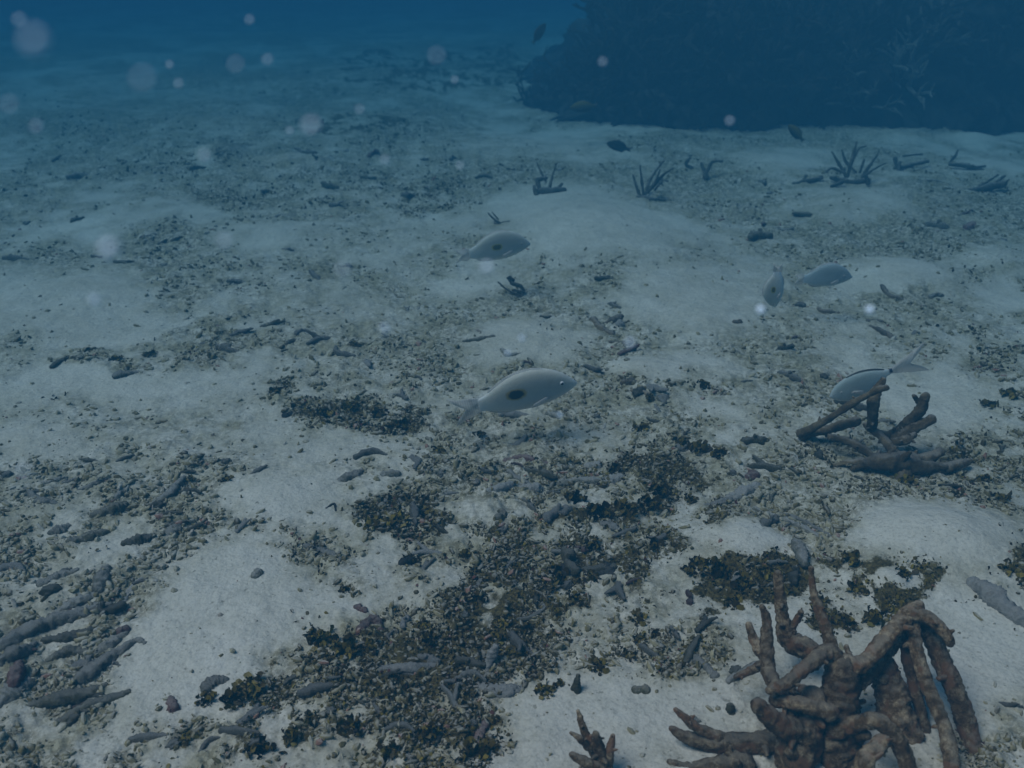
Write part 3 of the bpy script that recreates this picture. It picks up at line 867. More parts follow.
S([(726, 498, 4), (742, 493, 6), (758, 485, 5)], M_pale, 'pale broad stick between rubble bed and antler coral')
S([(706, 505, 3), (722, 502, 4), (735, 497, 3)], M_grey, 'grey stick left of the pale broad stick')
S([(748, 478, 5), (754, 475, 6)], M_rust, 'rust red lump beside the pale broad stick', cat='stone', name='stone')
S([(755, 508, 3), (790, 522, 4), (822, 537, 3)], M_grey, 'long thin stick lying behind the small round sand mound')
S([(770, 510, 2.5), (800, 520, 3), (830, 535, 2.5)], M_grey, 'slim grey stick parallel to the long one behind small mound')
S([(870, 326, 2.5), (880, 331, 4), (892, 338, 3.5)], M_mid, 'lone tapering stick on sand above the tail of right fish')
S([(818, 308, 2), (826, 312, 3), (838, 312, 2)], M_mid, 'small dark winged fragment in front of the dim bluish fish')
S([(882, 285, 2.5), (888, 294, 2.5), (902, 299, 2.2)], M_mid, 'hooked dark stick on sand right of the dim bluish fish')
S([(868, 321, 2.5), (882, 322, 2.6)], M_mid, 'short straight dark chip above the tapering lone stick')
S([(966, 228, 4), (972, 226, 5)], M_rust, 'round brownish lump on the far right rubble ridge', cat='stone', name='stone')
S([(592, 318, 4), (600, 327, 4), (612, 333, 3)], M_mid, 'dark three-armed fragment on sand right of centre')
S([(608, 322, 3), (616, 320, 4), (622, 316, 3)], M_mid, 'stubby dark arm next to the three-armed fragment')
S([(610, 342, 2), (624, 343, 2.6)], M_mid, 'small dark bar below the three-armed fragment')
S([(735, 322, 3), (739, 322, 3.6)], M_mid, 'single dark pebble on the smooth sand right of centre', cat='stone', name='stone')
S([(624, 382, 4), (631, 381, 5)], M_mid, 'dark lump left of the small domed sand mound', cat='stone', name='stone')
S([(632, 390, 2), (648, 394, 3)], M_mid, 'dark bar on the front of the small domed sand mound')
S([(548, 413, 3), (557, 416, 3)], M_grey, 'small grey fragment just under the belly of spotted fish')
S([(340, 480, 5), (352, 476, 6), (362, 470, 4)], M_grey, 'curled grey fragment on pale sand left of the rubble bed')
S([(383, 474, 4), (396, 474, 5)], M_grey, 'low grey stone right of the curled grey fragment', cat='stone', name='stone')
S([(255, 576, 4.5), (258, 573, 5)], M_grey, 'round grey stone alone on the bright bare sand patch', cat='stone', name='stone')
S([(160, 568, 3), (164, 566, 3)], M_grey, 'small round grey pebble left of the bright sand patch', cat='stone', name='stone')
S([(153, 502, 2.5), (168, 495, 5), (184, 476, 3)], M_grey, 'curved buried ridge of coral above the bright sand patch')
S([(285, 416, 3.5), (290, 414, 4)], M_far, 'round black stone on sand left of the dark weedy strip', cat='stone', name='stone')
S([(326, 508, 1), (334, 504, 1.3), (336, 511, 1)], M_far, 'tiny hooked black twig on sand left of rubble bed')
S([(42, 483, 2.5), (56, 480, 3), (66, 477, 2)], M_grey, 'short low ridge of coral at the left among sand')
S([(25, 488, 3), (38, 500, 5), (55, 503, 3)], M_grey, 'boat shaped grey fragment near the left edge')
S([(80, 489, 3), (95, 484, 3.5), (110, 477, 2)], M_grey, 'slanting coral twig pointing up right near the left edge')
S([(168, 535, 5), (176, 528, 7), (182, 522, 4)], M_grey, 'tilted grey knob at the right end of left rubble heap')
S([(52, 532, 5), (60, 530, 7), (68, 526, 4)], M_grey, 'blunt grey knob on sand at the far left')
S([(95, 515, 6), (112, 510, 8), (124, 504, 5)], M_olive, 'large dark coral lump on top of the left rubble heap')
S([(70, 541, 5), (88, 538, 6), (106, 532, 5)], M_olive, 'dark fragment at the lower side of left rubble heap')
S([(125, 543, 5), (140, 540, 7), (152, 536, 5)], M_olive, 'dark lumpy fragment at the right foot of left rubble heap')
S([(115, 498, 3), (121, 492, 4), (124, 489, 3)], M_grey, 'two-knobbed fragment at the top of left rubble heap')
S([(699, 721, 2.5), (694, 718, 3)], M_grey, 'flat pebble on sand beside the low arm of brown coral', cat='stone', name='stone')
S([(731, 712, 4, .0), (730, 706, 3.5, .012)], M_olive, 'small pointed stub on bare sand left of brown coral', cat='coral stub', name='coral_stub')
S([(576, 690, 5), (577, 681, 3.5, .02), (578, 676, 2.5, .03)], M_olive, 'small upright figure-like stub above the hand-shaped coral', cat='coral stub', name='coral_stub')
S([(880, 645, 4), (872, 650, 3)], M_pale, 'small pale chip half hidden by the brown coral')
S([(636, 690, 5), (645, 690, 6)], M_olive, 'dark stone between the hand coral and brown coral', cat='stone', name='stone')
S([(360, 630, 6), (372, 622, 7), (380, 628, 5)], M_rust, 'rust red knobbly fragment above the brown weedy bank')
S([(357, 607, 4), (364, 611, 5)], M_rust, 'small rust red lump behind the knobbly red fragment', cat='stone', name='stone')
S([(485, 723, 5), (480, 732, 6), (478, 742, 5)], M_rust, 'pinkish red fragment in the dark weed at bottom centre')
S([(560, 575, 7), (568, 570, 8), (575, 572, 5)], M_far, 'dark square block at the foot of the rubble bed', cat='stone', name='stone')
S([(598, 572, 6), (606, 569, 7), (612, 572, 5)], M_far, 'dark block right of the darkest square block', cat='stone', name='stone')
S([(403, 563, 5), (411, 560, 6)], M_far, 'round dark stone at the left foot of rubble bed', cat='stone', name='stone')
S([(498, 518, 5), (502, 513, 5)], M_olive, 'rounded olive stone standing in the rubble bed', cat='stone', name='stone')
S([(205, 692, 6), (212, 684, 8), (225, 680, 5)], M_grey, 'pale topped lump at the left tip of weedy bank', cat='stone', name='stone')
S([(170, 702, 5), (175, 710, 5), (171, 698, 4)], M_rust, 'curled brownish fragment at the left end of weedy bank')

# ------------------------------------------------------------------ scattered fragments, each its own object
random.seed(11)
SHAPES = {}


def frag_variants():
    out = {}
    for kind in ('straight', 'curved', 'forked', 'knobbly', 'lumpy'):
        for k in range(3):
            mb = MB(); sd = hash((kind, k)) % 50 if False else {'straight': 1, 'curved': 5, 'forked': 9, 'knobbly': 13, 'lumpy': 17}[kind] + k
            if kind == 'straight': mb.add(*tube([(-.5, 0, 0), (-.1, .02, .02), (.5, -.01, 0)], [.10, .12 + .02 * k, .07], 10, 6, .32, 6, sd, knob=.3, rough=.42))
            if kind == 'curved': mb.add(*tube([(-.5, -.06, 0), (-.2, .10, .02), (.15, .13, .03), (.5, -.08 - .05 * k, 0)], [.09, .12, .11, .06], 10, 5, .32, 6, sd, knob=.3, rough=.42))
            if kind == 'forked':
                mb.add(*tube([(-.5, 0, 0), (0, .02, .04), (.5, .2, .03)], [.12, .11, .06], 10, 6, .32, 6, sd, knob=.3, rough=.42))
                mb.add(*tube([(-.05, 0, .03), (.2, -.14, .08 + .08 * k), (.38, -.26, .12 + .1 * k)], [.10, .08, .05], 8, 5, .32, 6, sd, knob=.3, rough=.42))
            if kind == 'knobbly':
                mb.add(*tube([(-.5, 0, 0), (-.2, .05, .06), (.1, -.05, .05), (.5, .04, 0)], [.10, .17, .12, .14], 10, 6, .35, 6, sd, knob=.5))
                mb.add(*tube([(0, 0, .1), (.05, .05, .28)], [.09, .07], 8, 4, .3, 6, sd))
            if kind == 'lumpy':
                v, f = lump(3, sd, .5, 1.6, (.5, .36, .26)); mb.add(v, [tuple(q) for q in f])
            for mn, mt in MATS: out.setdefault((kind, mn), []).append(mb.mesh('coral_fragment', mt))
    return out


MATS = (('grey', M_grey), ('pale', M_pale), ('dark olive', M_olive), ('rust brown', M_rust))
VAR = frag_variants()
n = 0
tries = 0
GR = 'loose coral fragments scattered over the sand and rubble'
placed = []
while n < 215 and tries < 30000:
    tries += 1
    px, py = random.uniform(4, 1020), 150 + 610 * random.random() ** .9
    x, y, z = ground_at(px, py); x, y, z = float(x), float(y), float(z)
    rub, alg = beds(x, y); rub = float(rub)
    if random.random() > rub ** 1.5 or rub < .25: continue
    if 790 < px < 970 and py > 625: continue
    if any(math.hypot(px - a, (py - b) * 1.5) < 13 for a, b in placed): continue
    placed.append((px, py))
    d = depth((x, y, z))
    lp = random.choice((14, 16, 19, 22, 27, 34)) * (.6 + .5 * py / 768)
    L = lp * d / F
    kind = random.choice(('straight', 'curved', 'forked', 'knobbly', 'lumpy'))
    if kind == 'lumpy': L *= .55
    mn = random.choices([m[0] for m in MATS], (5, 2.2, 3.2, .6))[0]
    me = random.choice(VAR[(kind, mn)])
    o = link('coral_fragment', me, None, (x, y, z + L * .01))
    yaw = random.gauss(R(25), R(25)) if px < 300 else random.uniform(-math.pi, math.pi)
    o.rotation_euler = (random.uniform(-.4, .4), random.uniform(-.25, .25), yaw)
    o.scale = (L, L * random.uniform(.8, 1.2), L * random.uniform(.8, 1.1))
    sz = 'small' if lp < 17 else 'large' if lp > 26 else 'middling'
    a2 = math.degrees(yaw) % 180
    ori = 'lying crosswise' if a2 < 25 or a2 > 155 else 'slanting up right' if a2 < 70 else 'pointing away' if a2 < 110 else 'slanting up left'
    ob = {'lumpy': 'lump'}.get(kind, 'stick')
    pl = place_words(px, py)
    lab = unique([f'{kind} {mn} coral {ob} {pl}', f'{sz} {kind} {mn} coral {ob} {pl}', f'{sz} {kind} {mn} coral {ob} {ori} {pl}', f'{kind} {mn} coral {ob} {ori} {pl}'])
    lab = lab.replace('lumpy ', 'rounded ')
    w = lab.split()
    tag(o, ' '.join(w[:16]), 'coral fragment', GR)
    n += 1

# ------------------------------------------------------------------ weed clumps
LV = np.random.RandomState(5)


def clump_mesh(k, mat):
    r = np.random.RandomState(100 + k)
    VV, FF, TT, off = [], [], [], 0
    nL = 46
    for i in range(nL):
        v, f = LEAF[r.randint(6)]
        a = r.uniform(0, 2 * math.pi); rad = r.uniform(0, .42) ** .8
        tilt = r.normal(0, .55); yaw = r.uniform(0, 2 * math.pi); s = r.uniform(.16, .36)
        M = np.array(Matrix.Rotation(yaw, 3, 'Z') @ Matrix.Rotation(tilt, 3, 'X'))
        P = (v * s) @ M.T + np.array([math.cos(a) * rad, math.sin(a) * rad * .8, r.uniform(-.08, .12) * (1 - rad)])
        VV.append(P); FF.append(f + off); TT.append(np.full(len(v), r.uniform(0, .9))); off += len(v)
    me = mesh_np('seaweed_clump', np.concatenate(VV), np.concatenate(FF), mat)
    float_attr(me, 'tint', np.clip(np.concatenate(TT) + (.0, .15, -.2, .05)[k % 4], 0, .9))
    return me


CL = [clump_mesh(k, M_leaf) for k in range(8)]
SPOTS = [(325, 640, 30), (345, 650, 30), (370, 648, 24), (312, 634, 20), (250, 690, 34), (235, 700, 30), (205, 700, 22), (430, 735, 30), (470, 730, 26), (475, 755, 34), (350, 730, 30), (345, 700, 20), (545, 585, 26), (560, 575, 24), (575, 600, 26), (590, 578, 22),
         (500, 625, 24), (495, 640, 26), (510, 655, 24), (525, 630, 20), (430, 640, 18), (424, 628, 18), (600, 515, 30), (625, 510, 28), (650, 505, 26), (575, 500, 22), (680, 445, 20), (700, 450, 24), (720, 455, 20), (640, 430, 18), (590, 545, 22), (655, 545, 24),
         (720, 570, 30), (745, 585, 30), (770, 575, 26), (700, 565, 24), (735, 605, 26), (780, 590, 22), (860, 590, 22), (870, 620, 30), (845, 625, 28), (890, 610, 22), (905, 575, 22), (850, 560, 22), (630, 655, 20), (640, 640, 18), (600, 668, 24), (560, 685, 14), (690, 570, 20), (1010, 570, 26), (1000, 500, 20), (985, 480, 18),
         (640, 620, 22), (655, 635, 16), (545, 690, 22), (395, 520, 26), (370, 525, 22), (425, 515, 24), (410, 560, 18), (345, 590, 14), (440, 450, 16), (400, 425, 22), (380, 415, 20), (350, 408, 18), (325, 415, 18), (275, 392, 16), (355, 345, 16), (150, 354, 16), (115, 360, 14), (190, 480, 14), (225, 480, 16), (1008, 395, 20), (990, 405, 18), (960, 455, 18), (905, 480, 18), (705, 385, 18), (650, 398, 14), (260, 750, 30), (290, 740, 28), (310, 720, 24), (185, 740, 24), (390, 752, 26), (660, 492, 24), (690, 500, 18), (615, 470, 18), (480, 435, 14), (465, 555, 20), (480, 600, 20)]
GW = 'dark seaweed clumps on the rubble'
for px, py, w in SPOTS:
    p = gp(px, py); d = depth(p); s = w * d / F
    o = link('seaweed_clump', random.choice(CL), None, p)
    o.rotation_euler = (0, 0, random.uniform(0, 6.28)); o.scale = (s, s, s * random.uniform(.6, 1.0))
    pl = place_words(px, py)
    sz = 'small' if w < 19 else 'bushy' if w < 26 else 'large'
    tag(o, unique([f'dark ruffled seaweed clump {pl}', f'{sz} dark ruffled seaweed clump {pl}', f'{sz} olive seaweed tuft {pl}', f'low {sz} seaweed patch {pl}', f'{sz} brownish leafy seaweed {pl}']), 'seaweed', GW)

# ------------------------------------------------------------------ the dark reef
RS = .64


def reef_h(x, y):
    x = x / RS; y = y / RS
    edge = 9.9 + .35 * perlin(x * .5, 0, 3.3) + .15 * perlin(x * 1.7, 0, 5.3) + .9 * np.clip((1.6 - x) / 1.6, 0, 2) ** 1.5
    u = np.clip((y - edge) / .9, 0, 1)
    top = np.interp(x, [-.6, .0, .6, 1.1, 1.7, 2.6, 4, 7, 12, 16], [-.1, .02, .30, .68, 1.15, 1.6, 1.9, 2.1, 2.2, 2.0])
    h = top * (u ** .55) * (1 + .25 * np.clip((y - edge) / 4, 0, 1))
    h = h * np.clip((16.5 - y) / 2.5, 0, 1) ** .6
    h = h * (1 + .40 * fbm(x * 1.1, y * 1.1, 4, 5, .65)) + np.clip(h, 0, .4) * .9 * fbm(x * 2.5, y * 2.5, 8, 3)
    return RS * (np.clip(h, 0, 2.6) - .12)


xs, ys = np.meshgrid(np.linspace(-1.2 * RS, 15 * RS, 380), np.linspace(9.2 * RS, 17 * RS, 240))
zz = reef_h(xs, ys)
gz = H(xs, ys, False)
V = np.stack([xs + .22 * fbm(xs * 4, ys * 4, zz * 5, 3, .6), ys - .38 * fbm(xs * 2.8, zz * 4, ys, 4, .65), zz + gz * (zz > -.07) - .02], -1).reshape(-1, 3)
nx, ny = xs.shape[1], xs.shape[0]
i, j = np.meshgrid(np.arange(ny - 1), np.arange(nx - 1), indexing='ij')
Fq = np.stack([i * nx + j, i * nx + j + 1, (i + 1) * nx + j + 1, (i + 1) * nx + j], -1).reshape(-1, 4)
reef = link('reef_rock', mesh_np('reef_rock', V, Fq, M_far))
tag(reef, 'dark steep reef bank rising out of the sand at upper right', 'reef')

reef_pts = V.reshape(ny, nx, 3)


def reef_z(x, y):
    return float(reef_h(np.array(x), np.array(y))) + float(H(x, y, False))


def staghorn(seed, n0=9, levels=2):
    r = random.Random(seed)
    mb = MB()

    def grow(p, d, L, rad, lev):
        pts = [p]; q = Vector(p); dd = Vector(d)
        for _ in range(3):
            dd = (dd + Vector((r.gauss(0, .22), r.gauss(0, .22), r.gauss(.06, .15)))).normalized()
            q = q + dd * L / 3; pts.append(tuple(q))
        mb.add(*tube(pts, [rad, rad * .85, rad * .7, rad * .4], 6, 2, .15, 9, seed, cap0=False))
        if lev > 0:
            for k in range(r.randint(2, 3)):
                b = Vector(pts[r.randint(1, 3)])
                nd = (dd + Vector((r.gauss(0, .75), r.gauss(0, .75), r.gauss(.1, .45)))).normalized()
                grow(tuple(b), nd, L * r.uniform(.5, .8), rad * .75, lev - 1)
    for k in range(n0):
        a = r.uniform(0, 6.28); t = r.uniform(.1, 1.25)
        d = Vector((math.cos(a) * math.sin(t), math.sin(a) * math.sin(t), math.cos(t)))
        grow((math.cos(a) * .08, math.sin(a) * .08, 0), d, r.uniform(.3, .5), .034, levels)
    return mb


STG = [staghorn(s) for s in (3, 8, 21, 34, 55)]
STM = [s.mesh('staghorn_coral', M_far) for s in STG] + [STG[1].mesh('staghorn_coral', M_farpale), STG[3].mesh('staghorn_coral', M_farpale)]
GC = 'staghorn corals growing on the dark reef'
random.seed(5)
pos = []
for px, py, s, pale in [(930, 40, 1.0, 1), (905, 75, .8, 1), (860, 95, .7, 1), (985, 60, .8, 0), (1015, 20, .9, 0), (960, 100, .6, 0), (800, 30, .9, 0), (840, 60, .9, 0), (770, 75, .8, 0), (730, 30, .8, 0), (700, 60, .8, 0), (660, 25, .7, 0), (640, 50, .7, 0), (680, 95, .7, 0), (620, 75, .7, 0), (605, 100, .6, 0), (580, 95, .5, 0), (735, 105, .6, 0), (800, 100, .7, 0), (900, 20, .9, 0), (870, 20, .8, 0), (765, 15, .8, 0), (700, 15, .7, 0), (600, 60, .6, 0), (650, 80, .6, 0), (1000, 110, .6, 0), (560, 85, .45, 0), (1040, 70, .8, 0), (820, 125, .5, 0), (920, 125, .5, 0), (640, 115, .5, 0), (700, 120, .5, 0), (545, 95, .4, 0), (1060, 110, .8, 0), (1080, 30, 1., 0), (632, 18, .8, 0), (615, 35, .7, 0), (596, 75, .6, 0), (575, 70, .5, 0), (648, 8, .8, 0), (690, 40, .8, 0), (720, 80, .7, 0), (750, 50, .8, 0), (820, 80, .7, 0), (530, 100, .4, 0), (670, 60, .7, 0)]:
    # walk along the line of sight until it meets the reef
    if px < 665: s *= 1.45
    u, dy, dz = [float(a) for a in ray(px, py)]
    hit = None
    for t in np.arange(8.5 * RS, 16 * RS, .03):
        X, Y, Z = u * t, dy * t, CAM_H + dz * t
        if Z <= reef_z(X, Y) + .05:
            hit = (X, Y, Z); break
    if not hit:
        t = 11.5 * RS; X, Y = u * t, dy * t; hit = (X, Y, reef_z(X, Y))
    o = link('staghorn_coral', STM[random.choice((5, 6))] if pale else STM[random.randrange(5)], None, Vector(hit) - Vector((0, 0, .05)))
    o.scale = (s * .95 * RS,) * 3
    o.rotation_euler = (random.uniform(.2, .8), random.uniform(-.3, .3), random.uniform(-1, 1))
    side = 'far left slope' if px < 600 else 'left slope' if px < 680 else 'left middle' if px < 760 else 'middle' if px < 850 else 'right middle' if px < 940 else 'right end'
    hgt = 'top' if py < 35 else 'upper face' if py < 65 else 'lower face' if py < 98 else 'foot'
    tag(o, unique([f'{"pale" if pale else "dark"} staghorn coral on the {hgt} of the reef, {side}', f'{"broad" if s > .65 else "small"} {"pale" if pale else "dark"} staghorn coral on the reef {hgt}, {side}', f'shadowy staghorn thicket on the {hgt} of the reef, {side}', f'spreading twiggy coral on the {hgt} of the dark reef, {side}', f'tangled branching coral at the {hgt} of the dark reef, {side}']), 'coral', GC)

# ------------------------------------------------------------------ fish
def fish_body_material(name, back, belly, spot=None, spot_r=(.085, .05), rim=(.34, .25, .04), spotcol=(.035, .035, .03), lines=None, tilt=0.):
    """object space: x from tail root (-.5) to snout (+.5)"""
    m, ns, ls, bs = nodes(name)
    tc = ns.new('ShaderNodeTexCoord'); sx = ns.new('ShaderNodeSeparateXYZ'); ls.new(tc.outputs['Object'], sx.inputs[0])
    g = ramp(ns, [(.38, belly), (.62, back)]); ls.new(math_(ns, ls, 'ADD', sx.outputs[2], .5), g.inputs['Fac'])
    sc = ns.new('ShaderNodeTexVoronoi'); sc.inputs['Scale'].default_value = 42; ls.new(tc.outputs['Object'], sc.inputs['Vector'])
    sr = ramp(ns, [(0, (1.06, 1.06, 1.06)), (.6, (.86, .86, .86))]); ls.new(sc.outputs['Distance'], sr.inputs['Fac'])
    col = mixc(ns, ls, .5, g.outputs['Color'], sr.outputs['Color'], 'MULTIPLY')
    # edge of the gill cover
    gx = math_(ns, ls, 'SUBTRACT', sx.outputs[0], .31); gz = math_(ns, ls, 'SUBTRACT', sx.outputs[2], .02)
    gr_ = math_(ns, ls, 'SQRT', math_(ns, ls, 'ADD', math_(ns, ls, 'MULTIPLY', gx, gx), math_(ns, ls, 'MULTIPLY', math_(ns, ls, 'MULTIPLY', gz, gz), .45)))
    ge = math_(ns, ls, 'SUBTRACT', 1.0, math_(ns, ls, 'MULTIPLY', math_(ns, ls, 'ABSOLUTE', math_(ns, ls, 'SUBTRACT', gr_, .105)), 110.0), True)
    ge = math_(ns, ls, 'MULTIPLY', ge, math_(ns, ls, 'LESS_THAN', sx.outputs[0], .3))
    col = mixc(ns, ls, math_(ns, ls, 'MULTIPLY', ge, .13), col, tuple(c * .45 for c in back))
    if spot:
        nz = math_(ns, ls, 'MULTIPLY', math_(ns, ls, 'SUBTRACT', noise(ns, ls, tc.outputs['Object'], 26, 4, .7), .5), 1.3)
        c, s = math.cos(tilt), math.sin(tilt)
        dx = math_(ns, ls, 'SUBTRACT', sx.outputs[0], spot[0]); dz = math_(ns, ls, 'SUBTRACT', sx.outputs[2], spot[1])
        a = math_(ns, ls, 'ADD', math_(ns, ls, 'MULTIPLY', dx, c), math_(ns, ls, 'MULTIPLY', dz, s))
        b = math_(ns, ls, 'SUBTRACT', math_(ns, ls, 'MULTIPLY', dz, c), math_(ns, ls, 'MULTIPLY', dx, s))
        q = math_(ns, ls, 'ADD', math_(ns, ls, 'POWER', math_(ns, ls, 'ABSOLUTE', math_(ns, ls, 'DIVIDE', a, spot_r[0])), 2.4), math_(ns, ls, 'POWER', math_(ns, ls, 'ABSOLUTE', math_(ns, ls, 'DIVIDE', b, spot_r[1])), 2.4))
        q = math_(ns, ls, 'ADD', q, nz)
        r1 = ramp(ns, [(.45, (1, 1, 1)), (1.0, (0, 0, 0))]); ls.new(math_(ns, ls, 'MULTIPLY', q, .5), r1.inputs['Fac'])
        r2 = ramp(ns, [(.30, (1, 1, 1)), (.48, (0, 0, 0))]); ls.new(math_(ns, ls, 'MULTIPLY', q, .5), r2.inputs['Fac'])
        col = mixc(ns, ls, math_(ns, ls, 'MULTIPLY', r1.outputs['Color'], .85), col, rim)
        col = mixc(ns, ls, r2.outputs['Color'], col, spotcol)
    ls.new(col, bs.inputs['Base Color'])
    bs.inputs['Roughness'].default_value = .7
    if back[0] > .2:                                   # pale, slightly see-through flesh
        bs.inputs['Subsurface Weight'].default_value = .7
        bs.inputs['Subsurface Radius'].default_value = (1, .9, .8)
        bs.inputs['Subsurface Scale'].default_value = .06
    bs.inputs['Specular IOR Level'].default_value = .12
    return m


def fin_material(name, col, alpha):
    m, ns, ls, bs = nodes(name)
    tc = ns.new('ShaderNodeTexCoord')
    w = ns.new('ShaderNodeTexWave'); w.inputs['Scale'].default_value = 14; w.inputs['Distortion'].default_value = 1.5; ls.new(tc.outputs['Object'], w.inputs['Vector'])
    r = ramp(ns, [(0, tuple(c * .8 for c in col)), (1, col)]); ls.new(w.outputs['Fac'], r.inputs['Fac'])
    ls.new(r.outputs['Color'], bs.inputs['Base Color'])
    bs.inputs['Alpha'].default_value = alpha
    bs.inputs['Roughness'].default_value = .6
    return m


M_eyew = fin_material('fish_eye_white', (.8, .8, .78), 1.0)
M_pupil = fin_material('fish_pupil', (.01, .01, .01), 1.0)
M_fin = fin_material('pale_fish_fin', (.60, .60, .56), .55)
M_findark = fin_material('dark_fish_fin', (.03, .035, .03), 1.0)
M_fish1 = fish_body_material('pale_spotted_fish_skin', (.44, .45, .40), (.60, .61, .58), spot=(-.115, .085), spot_r=(.088, .056), tilt=R(6))
M_fish4 = fish_body_material('faint_spotted_fish_skin', (.34, .37, .34), (.50, .53, .51), spot=(-.05, .07), spot_r=(.075, .045), rim=(.36, .33, .06), spotcol=(.10, .10, .04))
M_fish2 = fish_body_material('bluish_fish_skin', (.24, .30, .31), (.40, .45, .45))
M_fish3 = fish_body_material('bream_skin', (.25, .31, .30), (.48, .52, .50), spot=(-.50, .035), spot_r=(.05, .05), rim=(.08, .08, .09), spotcol=(.012, .012, .02))
M_fishd = fish_body_material('dark_fish_skin', (.02, .022, .022), (.035, .035, .03))
M_fishy = fish_body_material('yellow_backed_fish_skin', (.13, .11, .03), (.015, .017, .016))


def interp_loft(prof, n=26, m=18):
    """prof: rows of (x, top, bottom, halfwidth)"""
    prof = np.array(prof); t = np.linspace(0, 1, n); t = .5 - .5 * np.cos(t * math.pi)
    # smooth interpolation
    k = np.linspace(0, 1, len(prof)); C = catmull(prof, 8); kk = np.linspace(0, 1, len(C))
    P = np.stack([np.interp(t, kk, C[:, c]) for c in range(4)], 1)
    V = []
    for x, tp, bt, w in P:
        for a in np.linspace(0, 2 * math.pi, m, endpoint=False):
            c, s = math.cos(a), math.sin(a)
            h = tp if s > 0 else -bt
            V.append((x, w * np.sign(c) * abs(c) ** .9, h * s if True else 0))
    Fs = []
    for i in range(n - 1):
        for j in range(m):
            Fs.append((i * m + j, i * m + (j + 1) % m, (i + 1) * m + (j + 1) % m, (i + 1) * m + j))
    Fs.append(tuple(range(m))[::-1]); Fs.append(tuple((n - 1) * m + j for j in range(m)))
    return np.array(V), Fs


def plate(outline, th, y=0.):
    """a thin fin with real thickness, outline in x, z"""
    n = len(outline)
    V = [(a, y - th, b) for a, b in outline] + [(a, y + th, b) for a, b in outline]
    Fs = [tuple(range(n))[::-1], tuple(range(n, 2 * n))] + [(i, (i + 1) % n, n + (i + 1) % n, n + i) for i in range(n)]
    return np.array(V), Fs


EMP = [(.5, .012, -.012, .010), (.465, .060, -.035, .03), (.39, .150, -.075, .055), (.28, .235, -.12, .072), (.12, .300, -.165, .082), (-.05, .300, -.175, .078), (-.2, .250, -.165, .064), (-.33, .165, -.135, .045), (-.43, .10, -.10, .026), (-.5, .075, -.085, .016)]
BRE = [(.5, .01, -.01, .008), (.45, .085, -.07, .03), (.34, .16, -.15, .05), (.2, .205, -.21, .065), (.0, .205, -.21, .066), (-.2, .155, -.15, .05), (-.38, .075, -.06, .03), (-.5, .05, -.035, .016)]
DAM = [(.5, .01, -.01, .01), (.42, .09, -.08, .04), (.25, .19, -.17, .07), (.0, .24, -.22, .08), (-.25, .19, -.18, .06), (-.42, .09, -.09, .03), (-.5, .06, -.06, .016)]


